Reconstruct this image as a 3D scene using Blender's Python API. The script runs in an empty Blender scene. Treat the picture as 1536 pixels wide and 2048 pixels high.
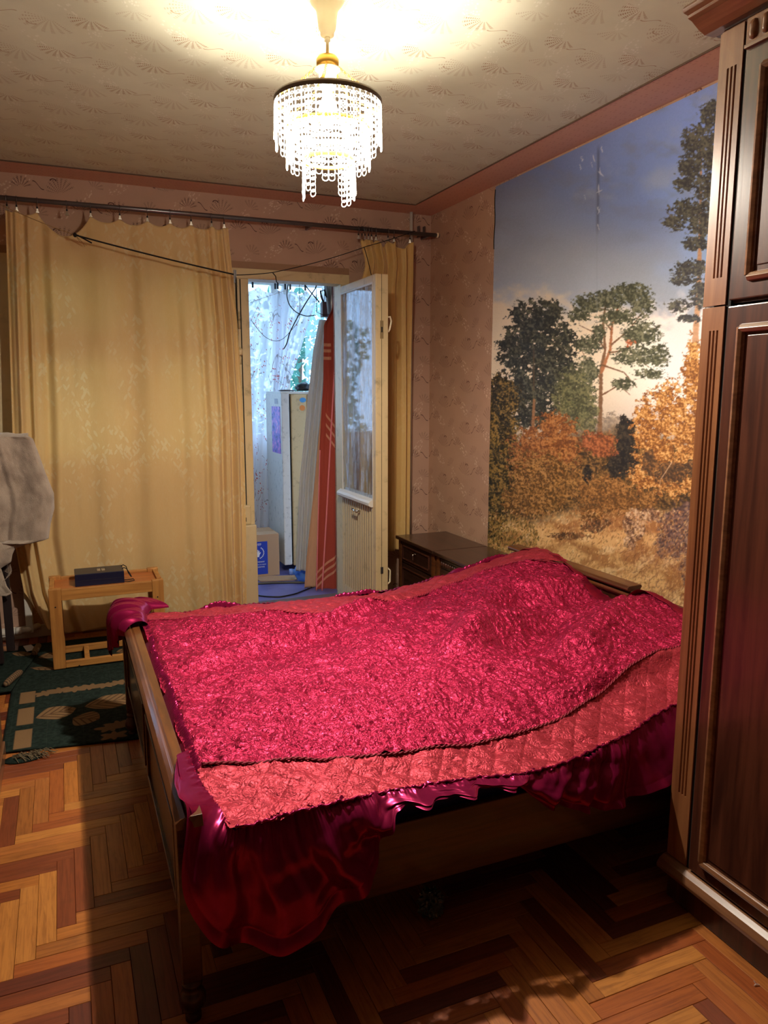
import bpy, bmesh, math, random
import numpy as np
from mathutils import Vector, Matrix
random.seed(7); rng = np.random.default_rng(7)
PI = math.pi
C = bpy.context.scene.collection
SC = bpy.context.scene

# ------------------------------------------------------------------ camera
FPX, YAW, PITCH, CAMZ = 1493.35, 0.4044, 0.1595, 1.4014
cam = bpy.data.cameras.new('camera'); camo = bpy.data.objects.new('camera', cam); C.objects.link(camo)
cam.sensor_fit = 'HORIZONTAL'; cam.sensor_width = 36; cam.lens = FPX / 1536 * 36
cam.clip_start = 0.02; cam.clip_end = 200
_f = np.array([math.sin(YAW), math.cos(YAW), 0.0]); _r = np.array([math.cos(YAW), -math.sin(YAW), 0.0]); _u = np.array([0, 0, 1.0])
_fw = _f * math.cos(PITCH) - _u * math.sin(PITCH); _up = _u * math.cos(PITCH) + _f * math.sin(PITCH)
camo.matrix_world = Matrix(((_r[0], _up[0], -_fw[0], 0), (_r[1], _up[1], -_fw[1], 0), (_r[2], _up[2], -_fw[2], CAMZ), (0, 0, 0, 1)))
SC.camera = camo
CP = np.array([0, 0, CAMZ])
def at(px, py, ax, v):
    """surveyed point of the photograph on the plane ax = v"""
    d = _fw + _r * (px - 768) / FPX - _up * (py - 1024) / FPX
    i = 'xyz'.index(ax); t = (v - CP[i]) / d[i]
    return CP + d * t

# ------------------------------------------------------------------ world + light
W = bpy.data.worlds.new('world'); SC.world = W; W.use_nodes = True
bg = W.node_tree.nodes['Background']; bg.inputs[0].default_value = (0.42, 0.64, 1.0, 1); bg.inputs[1].default_value = 8.5
SC.view_settings.view_transform = 'Standard'; SC.view_settings.look = 'None'; SC.view_settings.gamma = 1
SC.view_settings.use_curve_mapping = False
SC.view_settings.exposure = -0.36
LAMP = (0.80, 2.30, 2.205); LAMP_UP = 104; LAMP_DOWN = 275; LAMP_COL = (1.0, 0.895, 0.76)

# ------------------------------------------------------------------ room numbers
XR, YF, H = 2.317, 4.625, 2.55
XL, YB = -1.25, -1.2

# ------------------------------------------------------------------ node helpers
class N:
    """tiny expression wrapper over shader Math nodes"""
    def __init__(s, nt, v): s.nt = nt; s.v = v
    def _m(s, op, *a, clamp=False):
        n = s.nt.nodes.new('ShaderNodeMath'); n.operation = op; n.use_clamp = clamp
        for i, x in enumerate((s,) + a):
            x = x.v if isinstance(x, N) else x
            if isinstance(x, (int, float)): n.inputs[i].default_value = x
            else: s.nt.links.new(x, n.inputs[i])
        return N(s.nt, n.outputs[0])
    def __add__(s, o): return s._m('ADD', o)
    __radd__ = __add__
    def __sub__(s, o): return s._m('SUBTRACT', o)
    def __rsub__(s, o): return N(s.nt, o)._m('SUBTRACT', s)
    def __mul__(s, o): return s._m('MULTIPLY', o)
    __rmul__ = __mul__
    def __truediv__(s, o): return s._m('DIVIDE', o)
    def sin(s): return s._m('SINE')
    def cos(s): return s._m('COSINE')
    def abs(s): return s._m('ABSOLUTE')
    def floor(s): return s._m('FLOOR')
    def frac(s): return s._m('FRACT')
    def sqrt(s): return s._m('SQRT')
    def pow(s, o): return s._m('POWER', o)
    def min(s, o): return s._m('MINIMUM', o)
    def max(s, o): return s._m('MAXIMUM', o)
    def gt(s, o): return s._m('GREATER_THAN', o)
    def lt(s, o): return s._m('LESS_THAN', o)
    def atan2(s, o): return s._m('ARCTAN2', o)
    def clamp(s): return s._m('ADD', 0.0, clamp=True)
    def ss(s, a, b):
        n = s.nt.nodes.new('ShaderNodeMapRange'); n.interpolation_type = 'SMOOTHSTEP'
        s.nt.links.new(s.v, n.inputs[0]); n.inputs[1].default_value = a; n.inputs[2].default_value = b
        if a > b:
            n.inputs[1].default_value = b; n.inputs[2].default_value = a; n.inputs[3].default_value = 1; n.inputs[4].default_value = 0
        return N(s.nt, n.outputs[0])

def srgb(r, g, b):
    f = lambda c: ((c / 255 + 0.055) / 1.055) ** 2.4 if c > 10 else c / 255 / 12.92
    return (f(r), f(g), f(b), 1)

class Mat:
    def __init__(s, name, col=(0.8, 0.8, 0.8, 1), rough=0.5, metal=0.0, **kw):
        s.m = bpy.data.materials.new(name); s.m.use_nodes = True; s.nt = s.m.node_tree
        s.b = s.nt.nodes['Principled BSDF']; s.out = s.nt.nodes['Material Output']
        s.b.inputs['Base Color'].default_value = col; s.b.inputs['Roughness'].default_value = rough
        s.b.inputs['Metallic'].default_value = metal
        for k, v in kw.items(): s.b.inputs[k.replace('_', ' ')].default_value = v
    def xyz(s, kind='Object', scale=None):
        tc = s.nt.nodes.new('ShaderNodeTexCoord'); o = tc.outputs[kind]
        if scale:
            mp = s.nt.nodes.new('ShaderNodeMapping'); mp.inputs['Scale'].default_value = scale
            s.nt.links.new(o, mp.inputs[0]); o = mp.outputs[0]
        return o
    def sep(s, vec):
        n = s.nt.nodes.new('ShaderNodeSeparateXYZ'); s.nt.links.new(vec, n.inputs[0])
        return [N(s.nt, n.outputs[i]) for i in range(3)]
    def comb(s, x, y, z):
        n = s.nt.nodes.new('ShaderNodeCombineXYZ')
        for i, a in enumerate((x, y, z)):
            if isinstance(a, N): s.nt.links.new(a.v, n.inputs[i])
            else: n.inputs[i].default_value = a
        return n.outputs[0]
    def noise(s, vec=None, scale=5, detail=3, rough=.5, dist=0, col=False):
        n = s.nt.nodes.new('ShaderNodeTexNoise'); n.inputs['Scale'].default_value = scale
        n.inputs['Detail'].default_value = detail; n.inputs['Roughness'].default_value = rough; n.inputs['Distortion'].default_value = dist
        if vec is not None: s.nt.links.new(vec, n.inputs['Vector'])
        return n.outputs['Color'] if col else N(s.nt, n.outputs[0])
    def voro(s, vec, scale=5, feature='F1', rnd=1.0):
        n = s.nt.nodes.new('ShaderNodeTexVoronoi'); n.feature = feature; n.inputs['Scale'].default_value = scale
        n.inputs['Randomness'].default_value = rnd
        s.nt.links.new(vec, n.inputs['Vector']); return N(s.nt, n.outputs['Distance'])
    def mix(s, fac, a, b):
        n = s.nt.nodes.new('ShaderNodeMix'); n.data_type = 'RGBA'
        if isinstance(fac, N): s.nt.links.new(fac.v, n.inputs[0])
        else: n.inputs[0].default_value = fac
        for i, x in ((6, a), (7, b)):
            if isinstance(x, (tuple, list)): n.inputs[i].default_value = x if len(x) == 4 else (*x, 1)
            else: s.nt.links.new(x, n.inputs[i])
        return n.outputs[2]
    def ramp(s, fac, stops):
        n = s.nt.nodes.new('ShaderNodeValToRGB'); s.nt.links.new(fac.v, n.inputs[0])
        e = n.color_ramp.elements
        while len(e) < len(stops): e.new(0.5)
        for k, (p, c) in enumerate(stops): e[k].position = p; e[k].color = c
        return n.outputs[0]
    def color(s, c): s.nt.links.new(c, s.b.inputs['Base Color']); return s
    def rough(s, f): s.nt.links.new(f.v, s.b.inputs['Roughness']); return s
    def bump(s, h, strength=.3, dist=.002):
        n = s.nt.nodes.new('ShaderNodeBump'); n.inputs['Strength'].default_value = strength; n.inputs['Distance'].default_value = dist
        s.nt.links.new(h.v, n.inputs['Height']); s.nt.links.new(n.outputs[0], s.b.inputs['Normal']); s.bn = n.outputs[0]; return s
    def cloth(s, colsock, transl=.4, transp=0.0):
        """diffuse + light coming through thin fabric"""
        t = s.nt.nodes.new('ShaderNodeBsdfTranslucent'); mx = s.nt.nodes.new('ShaderNodeMixShader')
        if isinstance(colsock, (tuple, list)): t.inputs[0].default_value = colsock
        else: s.nt.links.new(colsock, t.inputs[0])
        mx.inputs[0].default_value = transl
        s.nt.links.new(s.b.outputs[0], mx.inputs[1]); s.nt.links.new(t.outputs[0], mx.inputs[2]); o = mx.outputs[0]
        if transp:
            tr = s.nt.nodes.new('ShaderNodeBsdfTransparent'); m2 = s.nt.nodes.new('ShaderNodeMixShader')
            m2.inputs[0].default_value = transp; s.nt.links.new(o, m2.inputs[1]); s.nt.links.new(tr.outputs[0], m2.inputs[2]); o = m2.outputs[0]
        s.nt.links.new(o, s.out.inputs[0]); return s

def dirt(name, col, rough=.5, amt=.25, scale=6, bump=.1, dark=.55, **kw):
    m = Mat(name, col, rough, **kw); v = m.xyz()
    n = m.noise(v, scale, 5, .65)
    d = tuple(c * dark for c in col[:3]) + (1,)
    m.color(m.mix(n.ss(.52, .78) * amt * 2, col, d)); m.bump(m.noise(v, scale * 12, 3), bump, .002)
    return m.m

def wood(name, c1, c2, rough=.35, axis=2, scale=1.0, coat=0.0, spec=.5, rnd=False, bump=.08, kind='Object'):
    m = Mat(name, c1, rough); m.b.inputs['Coat Weight'].default_value = coat; m.b.inputs['Coat Roughness'].default_value = .12
    m.b.inputs['Specular IOR Level'].default_value = spec
    sc = [34 * scale] * 3; sc[axis] = 2.2 * scale
    v = m.xyz(kind, tuple(sc))
    if rnd:
        oi = m.nt.nodes.new('ShaderNodeObjectInfo'); va = m.nt.nodes.new('ShaderNodeVectorMath'); va.operation = 'ADD'
        m.nt.links.new(v, va.inputs[0]); cb = m.comb(N(m.nt, oi.outputs['Random']) * 57, N(m.nt, oi.outputs['Random']) * 31, 0); m.nt.links.new(cb, va.inputs[1]); v = va.outputs[0]
    n = m.noise(v, 1, 6, .6, .6)
    m.color(m.mix(n.ss(.3, .7), c1, c2)); m.bump(n, bump, .002)
    return m

# ------------------------------------------------------------------ mesh helpers
class MB:
    def __init__(s): s.v = []; s.f = []
    def add(s, vs, fs):
        o = len(s.v); s.v += [tuple(map(float, p)) for p in vs]; s.f += [tuple(i + o for i in f) for f in fs]; return s
    def box(s, x0, x1, y0, y1, z0, z1):
        x0, x1 = min(x0, x1), max(x0, x1); y0, y1 = min(y0, y1), max(y0, y1); z0, z1 = min(z0, z1), max(z0, z1)
        return s.add([(x0, y0, z0), (x1, y0, z0), (x1, y1, z0), (x0, y1, z0), (x0, y0, z1), (x1, y0, z1), (x1, y1, z1), (x0, y1, z1)],
                     [(0, 3, 2, 1), (4, 5, 6, 7), (0, 1, 5, 4), (1, 2, 6, 5), (2, 3, 7, 6), (3, 0, 4, 7)])
    def tube(s, pts, r, n=8, closed=False):
        P = [Vector(p) for p in pts]; m = len(P); rr = r if isinstance(r, (list, tuple)) else [r] * m
        rings = []; up = None
        for i, p in enumerate(P):
            a = P[(i - 1) % m] if (closed or i > 0) else p; b = P[(i + 1) % m] if (closed or i < m - 1) else p
            t = (b - a).normalized()
            if up is None: up = Vector((0, 0, 1)) if abs(t.z) < .9 else Vector((1, 0, 0))
            x = t.cross(up)
            if x.length < 1e-5: x = t.orthogonal()
            x.normalize(); y = x.cross(t).normalized(); up = y
            rings.append([p + x * (math.cos(2 * PI * k / n) * rr[i]) + y * (math.sin(2 * PI * k / n) * rr[i]) for k in range(n)])
        vs = [v for g in rings for v in g]; fs = []
        for i in range(m if closed else m - 1):
            j = (i + 1) % m
            for k in range(n):
                fs.append((i * n + k, i * n + (k + 1) % n, j * n + (k + 1) % n, j * n + k))
        if not closed: fs.append(tuple(range(n))[::-1]); fs.append(tuple((m - 1) * n + k for k in range(n)))
        return s.add(vs, fs)
    def lathe(s, prof, c=(0, 0, 0), n=24, cap=True):
        vs = []; fs = []
        for r, z in prof:
            for k in range(n): vs.append((c[0] + r * math.cos(2 * PI * k / n), c[1] + r * math.sin(2 * PI * k / n), c[2] + z))
        for i in range(len(prof) - 1):
            for k in range(n): fs.append((i * n + k, i * n + (k + 1) % n, (i + 1) * n + (k + 1) % n, (i + 1) * n + k))
        if cap: fs.append(tuple(range(n))[::-1]); fs.append(tuple((len(prof) - 1) * n + k for k in range(n)))
        return s.add(vs, fs)
    def torus(s, c, R, r, axis='z', n=32, k=8):
        pts = []
        for i in range(n):
            a = 2 * PI * i / n; p = {'z': (math.cos(a) * R, math.sin(a) * R, 0), 'x': (0, math.cos(a) * R, math.sin(a) * R), 'y': (math.cos(a) * R, 0, math.sin(a) * R)}[axis]
            pts.append((c[0] + p[0], c[1] + p[1], c[2] + p[2]))
        return s.tube(pts, r, k, True)
    def prism(s, poly, ax, a, b):
        """extrude 2-D polygon (in the two other axes) along ax from a to b"""
        n = len(poly); vs = []
        for t in (a, b):
            for p, q in poly: vs.append({'x': (t, p, q), 'y': (p, t, q), 'z': (p, q, t)}[ax])
        fs = [tuple(range(n)), tuple(range(n, 2 * n))[::-1]] + [(i, (i + 1) % n, n + (i + 1) % n, n + i)[::-1] for i in range(n)]
        return s.add(vs, fs)
    def build(s, name, mat, parent=None, bevel=0, smooth=False, segs=2):
        me = bpy.data.meshes.new(name); me.from_pydata(s.v, [], s.f); me.update()
        bm = bmesh.new(); bm.from_mesh(me); bmesh.ops.recalc_face_normals(bm, faces=bm.faces)
        if bevel:
            es = [e for e in bm.edges if len(e.link_faces) == 2 and e.calc_face_angle(0) > .6]
            bmesh.ops.bevel(bm, geom=es, offset=bevel, segments=segs, profile=.6, affect='EDGES', clamp_overlap=True)
        bm.to_mesh(me); bm.free()
        return link(name, me, mat, parent, smooth)

def link(name, me, mat, parent=None, smooth=False):
    if mat is not None: me.materials.append(mat.m if isinstance(mat, Mat) else mat)
    if smooth: me.polygons.foreach_set('use_smooth', [True] * len(me.polygons))
    o = bpy.data.objects.new(name, me); C.objects.link(o)
    if parent is not None: setpar(o, parent)
    return o
def wloc(o):
    v = Vector(o.location); p = o.parent
    while p: v = v + Vector(p.location); p = p.parent
    return v
def setpar(o, parent):
    o.parent = parent; o.location = Vector(o.location) - wloc(parent) if parent else o.location
def grid(name, P, mat, parent=None, smooth=True, cols=None, closed_u=False):
    """P: array (nu, nv, 3) -> quad sheet"""
    nu, nv = P.shape[:2]; me = bpy.data.meshes.new(name)
    V = P.reshape(-1, 3).astype(np.float32)
    i, j = np.meshgrid(np.arange(nu - 1), np.arange(nv - 1), indexing='ij'); a = (i * nv + j).ravel()
    F = np.stack([a, a + nv, a + nv + 1, a + 1], 1).astype(np.int32)
    me.vertices.add(len(V)); me.vertices.foreach_set('co', V.ravel())
    me.loops.add(F.size); me.loops.foreach_set('vertex_index', F.ravel())
    me.polygons.add(len(F)); me.polygons.foreach_set('loop_start', np.arange(0, F.size, 4, dtype=np.int32))
    me.polygons.foreach_set('loop_total', np.full(len(F), 4, dtype=np.int32))
    if smooth: me.polygons.foreach_set('use_smooth', np.ones(len(F), dtype=bool))
    me.update(calc_edges=True)
    uv = me.uv_layers.new(name='UVMap'); U = np.stack(np.meshgrid(np.linspace(0, 1, nu), np.linspace(0, 1, nv), indexing='ij'), -1).reshape(-1, 2)
    uv.data.foreach_set('uv', U[F.ravel()].astype(np.float32).ravel())
    if cols is not None:
        ca = me.color_attributes.new('print', 'FLOAT_COLOR', 'POINT')
        ca.data.foreach_set('color', np.concatenate([cols.reshape(-1, 3), np.ones((len(V), 1))], 1).astype(np.float32).ravel())
    return link(name, me, mat, parent)
def solid(o, t, off=0):
    m = o.modifiers.new('thickness', 'SOLIDIFY'); m.thickness = t; m.offset = off; return o
def tag(o, label=None, cat=None, group=None, kind=None):
    for k, v in (('label', label), ('category', cat), ('group', group), ('kind', kind)):
        if v: o[k] = v
    return o
def thing(name, loc, label, cat, group=None):
    o = bpy.data.objects.new(name, None); o.empty_display_size = .1; C.objects.link(o); o.location = loc
    return tag(o, label, cat, group)
def struct(o): o['kind'] = 'structure'; return o
def copy_tree(o, parent=None):
    c = o.copy(); C.objects.link(c); c.parent = parent
    for ch in o.children: copy_tree(ch, c)
    return c

# ------------------------------------------------------------------ numpy noise
def vnoise(x, y, seed=0):
    r = np.random.default_rng(seed).random((256, 256))
    xi = np.floor(x).astype(int); yi = np.floor(y).astype(int); fx = x - xi; fy = y - yi
    fx = fx * fx * fx * (fx * (fx * 6 - 15) + 10); fy = fy * fy * fy * (fy * (fy * 6 - 15) + 10)
    g = lambda a, b: r[a % 256, b % 256]
    return (g(xi, yi) * (1 - fx) + g(xi + 1, yi) * fx) * (1 - fy) + (g(xi, yi + 1) * (1 - fx) + g(xi + 1, yi + 1) * fx) * fy
def fbm(x, y, seed=0, o=4, gain=.5):
    s = 0; a = 1; t = 0
    for k in range(o): s = s + a * vnoise(x * 2 ** k + 17 * k, y * 2 ** k + 31 * k, seed + k); t += a; a *= gain
    return s / t
def sstep(a, b, x):
    t = np.clip((x - a) / (b - a), 0, 1); return t * t * (3 - 2 * t)

# ------------------------------------------------------------------ materials
def wallpaper(name, ax, base, dark, pale, tu, tv, strength=1.35, rough=.75, bumpy=.25, rot=False, fs=1.0):
    m = Mat(name, base, rough); X, Y, Z = m.sep(m.xyz())
    u, v = {'xz': (X, Z), 'yz': (Y, Z), 'xy': (X, Y)}[ax]
    if rot: u, v = (u * .94 + v * .34), (v * .94 - u * .34)
    vec = m.comb(u, v, 0)
    su = u / tu; col = su.floor(); sv = v / tv + (col * .37)
    fu = (su.frac() - .5) * tu; fv = (sv.frac() - .5) * tv
    def fan(cx, cy, r0, r1, nr, dot, a0=.15, a1=3.0):
        dx = fu - cx; dy = fv - cy; r = (dx * dx + dy * dy).sqrt(); th = dy.atan2(dx)
        rr = r + (th * 3.0).sin() * .004
        ray = (th * nr + r * 25).sin().ss(-.1, .55)
        dt = (rr * dot).sin().ss(-.55, .35)
        return ray * dt * r.ss(r0, r0 + .006) * rr.ss(r1, r1 - .012) * th.ss(a0, a0 + .15) * th.ss(a1, a1 - .15)
    f1 = fan(0.02, -.05, .012, .062 * fs, 17, 900)
    f2 = fan(-.075, .03, .008, .088 * fs, 21, 700, .4, 3.1) * .5
    f3 = fan(.095, .075, .008, .06 * fs, 15, 900, -.2, 2.4) * .42
    # pale leaf sprig
    dx = fu + .055; dy = fv + .06
    a = dx * .8 + dy * .6; b = dy * .8 - dx * .6
    lv = m.voro(m.comb(a * 55, b * 95, col), 1, 'F1', .85)
    spr = lv.ss(.46, .28) * ((a * a * 1.0) / (.085 * .085) + (b * b) / (.034 * .034)).ss(1.0, .5)
    dx = fu - .055; dy = fv - .02; a = dx * .5 + dy * .86; b = dy * .5 - dx * .86
    lv2 = m.voro(m.comb(a * 50, b * 90, col + 3), 1, 'F1', .85); spr = spr.max(lv2.ss(.46, .28) * ((a * a * 1.0) / (.07 * .07) + (b * b) / (.03 * .03)).ss(1.0, .5))
    # curl stroke
    cx = fu - .105; cy = fv + .03
    cv = (cy + (cx * 95).sin() * .009 + cx * .55).abs().ss(.0034, .0012) * cx.abs().ss(.03, .024)
    # little bracket
    bx = fu + .11; by = fv - .095; br = (bx * bx + by * by * 2.2).sqrt()
    bk = (br - .014).abs().ss(.005, .002) * by.ss(-.004, .002)
    dk = (f1.max(f2).max(f3).max(cv * .9).max(bk * .8)) * strength
    blotch = m.noise(vec, 5, 5, .6)
    c = m.mix(blotch.ss(.35, .75) * .35, base, tuple(x * .78 for x in base[:3]) + (1,))
    c = m.mix((spr * .75).clamp(), c, pale); c = m.mix(dk.clamp(), c, dark)
    m.color(c); m.bump(m.noise(vec, 260, 2) * .3 - dk * .8 + spr * .5, bumpy, .0015)
    return m.m
WP = wallpaper('wallpaper_room', 'yz', srgb(190, 150, 122), srgb(112, 68, 52), srgb(226, 196, 168), .29, .256)
WPF = wallpaper('wallpaper_far', 'xz', srgb(182, 146, 124), srgb(84, 50, 42), srgb(212, 184, 162), .29, .256)
WPC = wallpaper('wallpaper_ceiling', 'xy', srgb(204, 204, 180), srgb(150, 118, 84), srgb(218, 218, 200), .30, .27, .95, rot=True, fs=1.25)

bm_ = Mat('border_paper', srgb(208, 160, 134), .7); X, Y, Z = bm_.sep(bm_.xyz())
fu = (X / .05).frac() - .5; fv = (Y / .06).frac() - .5; rr = (fu * fu + fv * fv).sqrt()
k_ = (rr - .22).abs().ss(.08, .03) * (fv.atan2(fu) * 3).sin().ss(-.2, .3) * .35
bm_.color(bm_.mix(k_, srgb(208, 160, 134), srgb(164, 114, 90))); bm_.bump(bm_.noise(None, 120, 2), .1); BORDER = bm_.m
CREAMPAINT = dirt('cream_paint', srgb(202, 184, 146), .42, .35, 9, .15, .6)
CREAM2 = dirt('cream_paint_worn', srgb(208, 186, 142), .45, .45, 14, .2, .5)
WHITEPAINT = dirt('white_paint', srgb(205, 200, 190), .5, .3, 9, .15, .6)
BALCWHITE = dirt('balcony_white_paint', srgb(225, 225, 222), .5, .2, 6)
DARKGAP = Mat('dark_gap', (0.01, 0.009, 0.008, 1), .9).m
METAL = dirt('brushed_grey_metal', srgb(120, 118, 120), .32, .2, 20, .05, .6, metal=.85)
CHROME = Mat('chrome', (.75, .72, .68, 1), .18, 1.0).m
BRASS = Mat('brass', srgb(225, 175, 80), .28, .7).m
DKRING = Mat('dark_bronze', srgb(96, 78, 62), .3, .6).m
CREAMPL = Mat('cream_plastic', srgb(238, 226, 190), .4).m
BLACK = Mat('black_rubber', srgb(16, 15, 17), .45).m
BLACKROPE = dirt('black_rope', srgb(18, 15, 16), .8, .2, 200, .5)
STRING = dirt('tan_string', srgb(170, 130, 80), .8, .2, 200, .5)
DWOOD = wood('dark_walnut', srgb(78, 42, 24), srgb(46, 22, 13), .3, 2, coat=.35)
DWOODY = wood('dark_walnut_rail', srgb(112, 66, 32), srgb(70, 36, 18), .32, 1, coat=.35)
DWOODX = wood('dark_walnut_side', srgb(86, 48, 27), srgb(52, 26, 15), .34, 0, coat=.3)
WARDW = wood('wardrobe_veneer', srgb(92, 50, 34), srgb(56, 27, 19), .33, 2, coat=.4)
WARDP = wood('wardrobe_pilaster', srgb(150, 98, 60), srgb(120, 72, 42), .38, 2, coat=.25)
WARDM = wood('wardrobe_moulding', srgb(142, 98, 66), srgb(104, 66, 42), .3, 1, coat=.4)
NSW = wood('nightstand_veneer', srgb(66, 40, 28), srgb(40, 22, 16), .3, 1, coat=.4)
BEECH = wood('beech', srgb(196, 138, 70), srgb(160, 104, 48), .5, 2)
BEECHX = wood('beech_cross', srgb(196, 138, 70), srgb(160, 104, 48), .5, 0)
TOPL = wood('orange_laminate', srgb(190, 110, 52), srgb(166, 90, 40), .35, 0)

def thin_glass(name, tint=(1, 1, 1, 1), gl=.07, haze=0.0):
    m = Mat(name); nt = m.nt; tr = nt.nodes.new('ShaderNodeBsdfTransparent'); tr.inputs[0].default_value = tint
    g = nt.nodes.new('ShaderNodeBsdfGlossy'); g.inputs['Roughness'].default_value = .03
    mx = nt.nodes.new('ShaderNodeMixShader'); mx.inputs[0].default_value = gl
    nt.links.new(tr.outputs[0], mx.inputs[1]); nt.links.new(g.outputs[0], mx.inputs[2]); o = mx.outputs[0]
    if haze:
        d = nt.nodes.new('ShaderNodeBsdfDiffuse'); d.inputs[0].default_value = (.72, .82, .95, 1)
        m2 = nt.nodes.new('ShaderNodeMixShader'); v = m.xyz('Object', (9, 9, 2.0)); h = m.noise(v, 2, 4, .7).ss(.35, .9) * haze * 2
        nt.links.new(h.v, m2.inputs[0]); nt.links.new(o, m2.inputs[1]); nt.links.new(d.outputs[0], m2.inputs[2]); o = m2.outputs[0]
    nt.links.new(o, m.out.inputs[0]); return m.m
GLASS = thin_glass('window_glass', (.95, .98, .98, 1))
HAZED = thin_glass('hazed_door_glass', (.9, .95, 1, 1), .09, .42)  # door glass haze made bluish: bright daylight put into its colour

# ================================================================== STRUCTURE
# floor slab + parquet
tone = [srgb(184, 112, 48), srgb(170, 92, 40), srgb(158, 82, 38), srgb(194, 126, 58), srgb(128, 62, 32), srgb(166, 100, 44), srgb(104, 48, 30), srgb(176, 106, 50)]
def parquet_mat(name, rnd):
    m = Mat(name, tone[0], .38); m.b.inputs['Coat Weight'].default_value = .25; m.b.inputs['Coat Roughness'].default_value = .22
    if rnd:
        oi = m.nt.nodes.new('ShaderNodeObjectInfo'); r = N(m.nt, oi.outputs['Random']); v = m.xyz('Object')
    else:
        a = m.nt.nodes.new('ShaderNodeAttribute'); a.attribute_name = 'plank'; r = N(m.nt, a.outputs['Fac']); v = m.xyz('Object')
    va = m.nt.nodes.new('ShaderNodeVectorMath'); va.operation = 'ADD'; m.nt.links.new(v, va.inputs[0]); m.nt.links.new(m.comb(r * 41, r * 87, 0), va.inputs[1])
    mp = m.nt.nodes.new('ShaderNodeMapping'); mp.inputs['Scale'].default_value = (7, 110, 1) if rnd else (60, 60, 1); m.nt.links.new(va.outputs[0], mp.inputs[0])
    g = m.noise(mp.outputs[0], 1, 5, .62, .8)
    base = m.ramp((r * 7.31).frac(), [(i / 8, c) for i, c in enumerate(tone)]); cr = base.node.color_ramp; cr.interpolation = 'CONSTANT'
    dk = m.nt.nodes.new('ShaderNodeMix'); dk.data_type = 'RGBA'; dk.blend_type = 'MULTIPLY'; m.nt.links.new(base, dk.inputs[6]); dk.inputs[7].default_value = (.52, .42, .36, 1)
    m.nt.links.new((g.ss(.38, .72) * .75).v, dk.inputs[0])
    stain = m.noise(va.outputs[0], 14, 3, .6)
    m.color(m.mix(stain.ss(.55, .8) * .35, dk.outputs[2], srgb(90, 50, 28))); m.rough(g * .2 + .3); m.bump(g, .12, .002); return m.m
PQ = parquet_mat('parquet_wood', True); PQS = parquet_mat('parquet_wood_far', False)
fl = struct(MB().box(XL - .1, XR + .1, YB - .1, YF + .12, -.12, -.012).build('floor', DARKGAP))
PW, PL, PT = .048, .315, .012
def plank_mesh():
    b = .0009; t = PT; w = PW / 2 - .0004; l = PL / 2 - .0004
    vs = [(-l, -w, -t), (l, -w, -t), (l, w, -t), (-l, w, -t), (-l, -w, -b), (l, -w, -b), (l, w, -b), (-l, w, -b),
          (-l + b, -w + b, 0), (l - b, -w + b, 0), (l - b, w - b, 0), (-l + b, w - b, 0)]
    fs = [(0, 1, 5, 4), (1, 2, 6, 5), (2, 3, 7, 6), (3, 0, 4, 7), (4, 5, 9, 8), (5, 6, 10, 9), (6, 7, 11, 10), (7, 4, 8, 11), (8, 9, 10, 11)]
    return vs, fs
pv, pf = plank_mesh(); pme = bpy.data.meshes.new('parquet_block'); pme.from_pydata(pv, [], pf); pme.materials.append(PQ)
cand = []
for k in range(-12, 14):
    for mm in range(-90, 90):
        ox = PL * k + PW * mm; oy = -PL * k + PW * mm
        for (cx, cy, rot) in ((-.05 + ox + PW / 2, 2.020 + oy + PL / 2, 1), (-.05 + PW + ox + PL / 2, 2.020 + oy + PW / 2, 0)):
            hx, hy = (PW / 2, PL / 2) if rot else (PL / 2, PW / 2)
            if cx + hx < XL - .02 or cx - hx > XR + .02 or cy + hy < YB or cy - hy > YF + .02: continue
            d = np.array([cx, cy, 0]) - CP; zz = d @ _fw; sx = 768 + FPX * (d @ _r) / max(zz, .01); sy = 1024 - FPX * (d @ _up) / max(zz, .01)
            vis = zz > .3 and -120 < sx < 1650 and 600 < sy < 2200
            hid = (cy > 3.0 and cy < 4.05) and cx < .9 or (.25 < cx < 2.2 and cy > 2.2) or (cx > 1.52 and cy < 1.45) or cy > 3.1
            cand.append((0 if (vis and not hid) else 1, zz if vis else 99, cx, cy, rot))
cand.sort(key=lambda c: (c[0], c[1]))
for c in cand[:300]:
    o = bpy.data.objects.new('parquet_block', pme); C.objects.link(o); o.parent = fl
    o.location = (c[2], c[3], random.uniform(-.0012, .0)); o.rotation_euler = (0, 0, PI / 2 if c[4] else 0)
Vs, Fs, Rn = [], [], []
for c in cand[300:]:
    b0 = len(Vs); rv = random.random(); dz = random.uniform(-.0012, 0)
    for (x, y, z) in pv: Vs.append(((c[2] - y, c[3] + x, z + dz) if c[4] else (c[2] + x, c[3] + y, z + dz)))
    Fs += [tuple(i + b0 for i in f) for f in pf]; Rn += [rv] * len(pv)
me = bpy.data.meshes.new('parquet_blocks'); me.from_pydata(Vs, [], Fs); me.update()
at_ = me.attributes.new('plank', 'FLOAT', 'POINT'); at_.data.foreach_set('value', Rn)
o = link('parquet_blocks', me, PQS, fl); o['kind'] = 'stuff'

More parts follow.
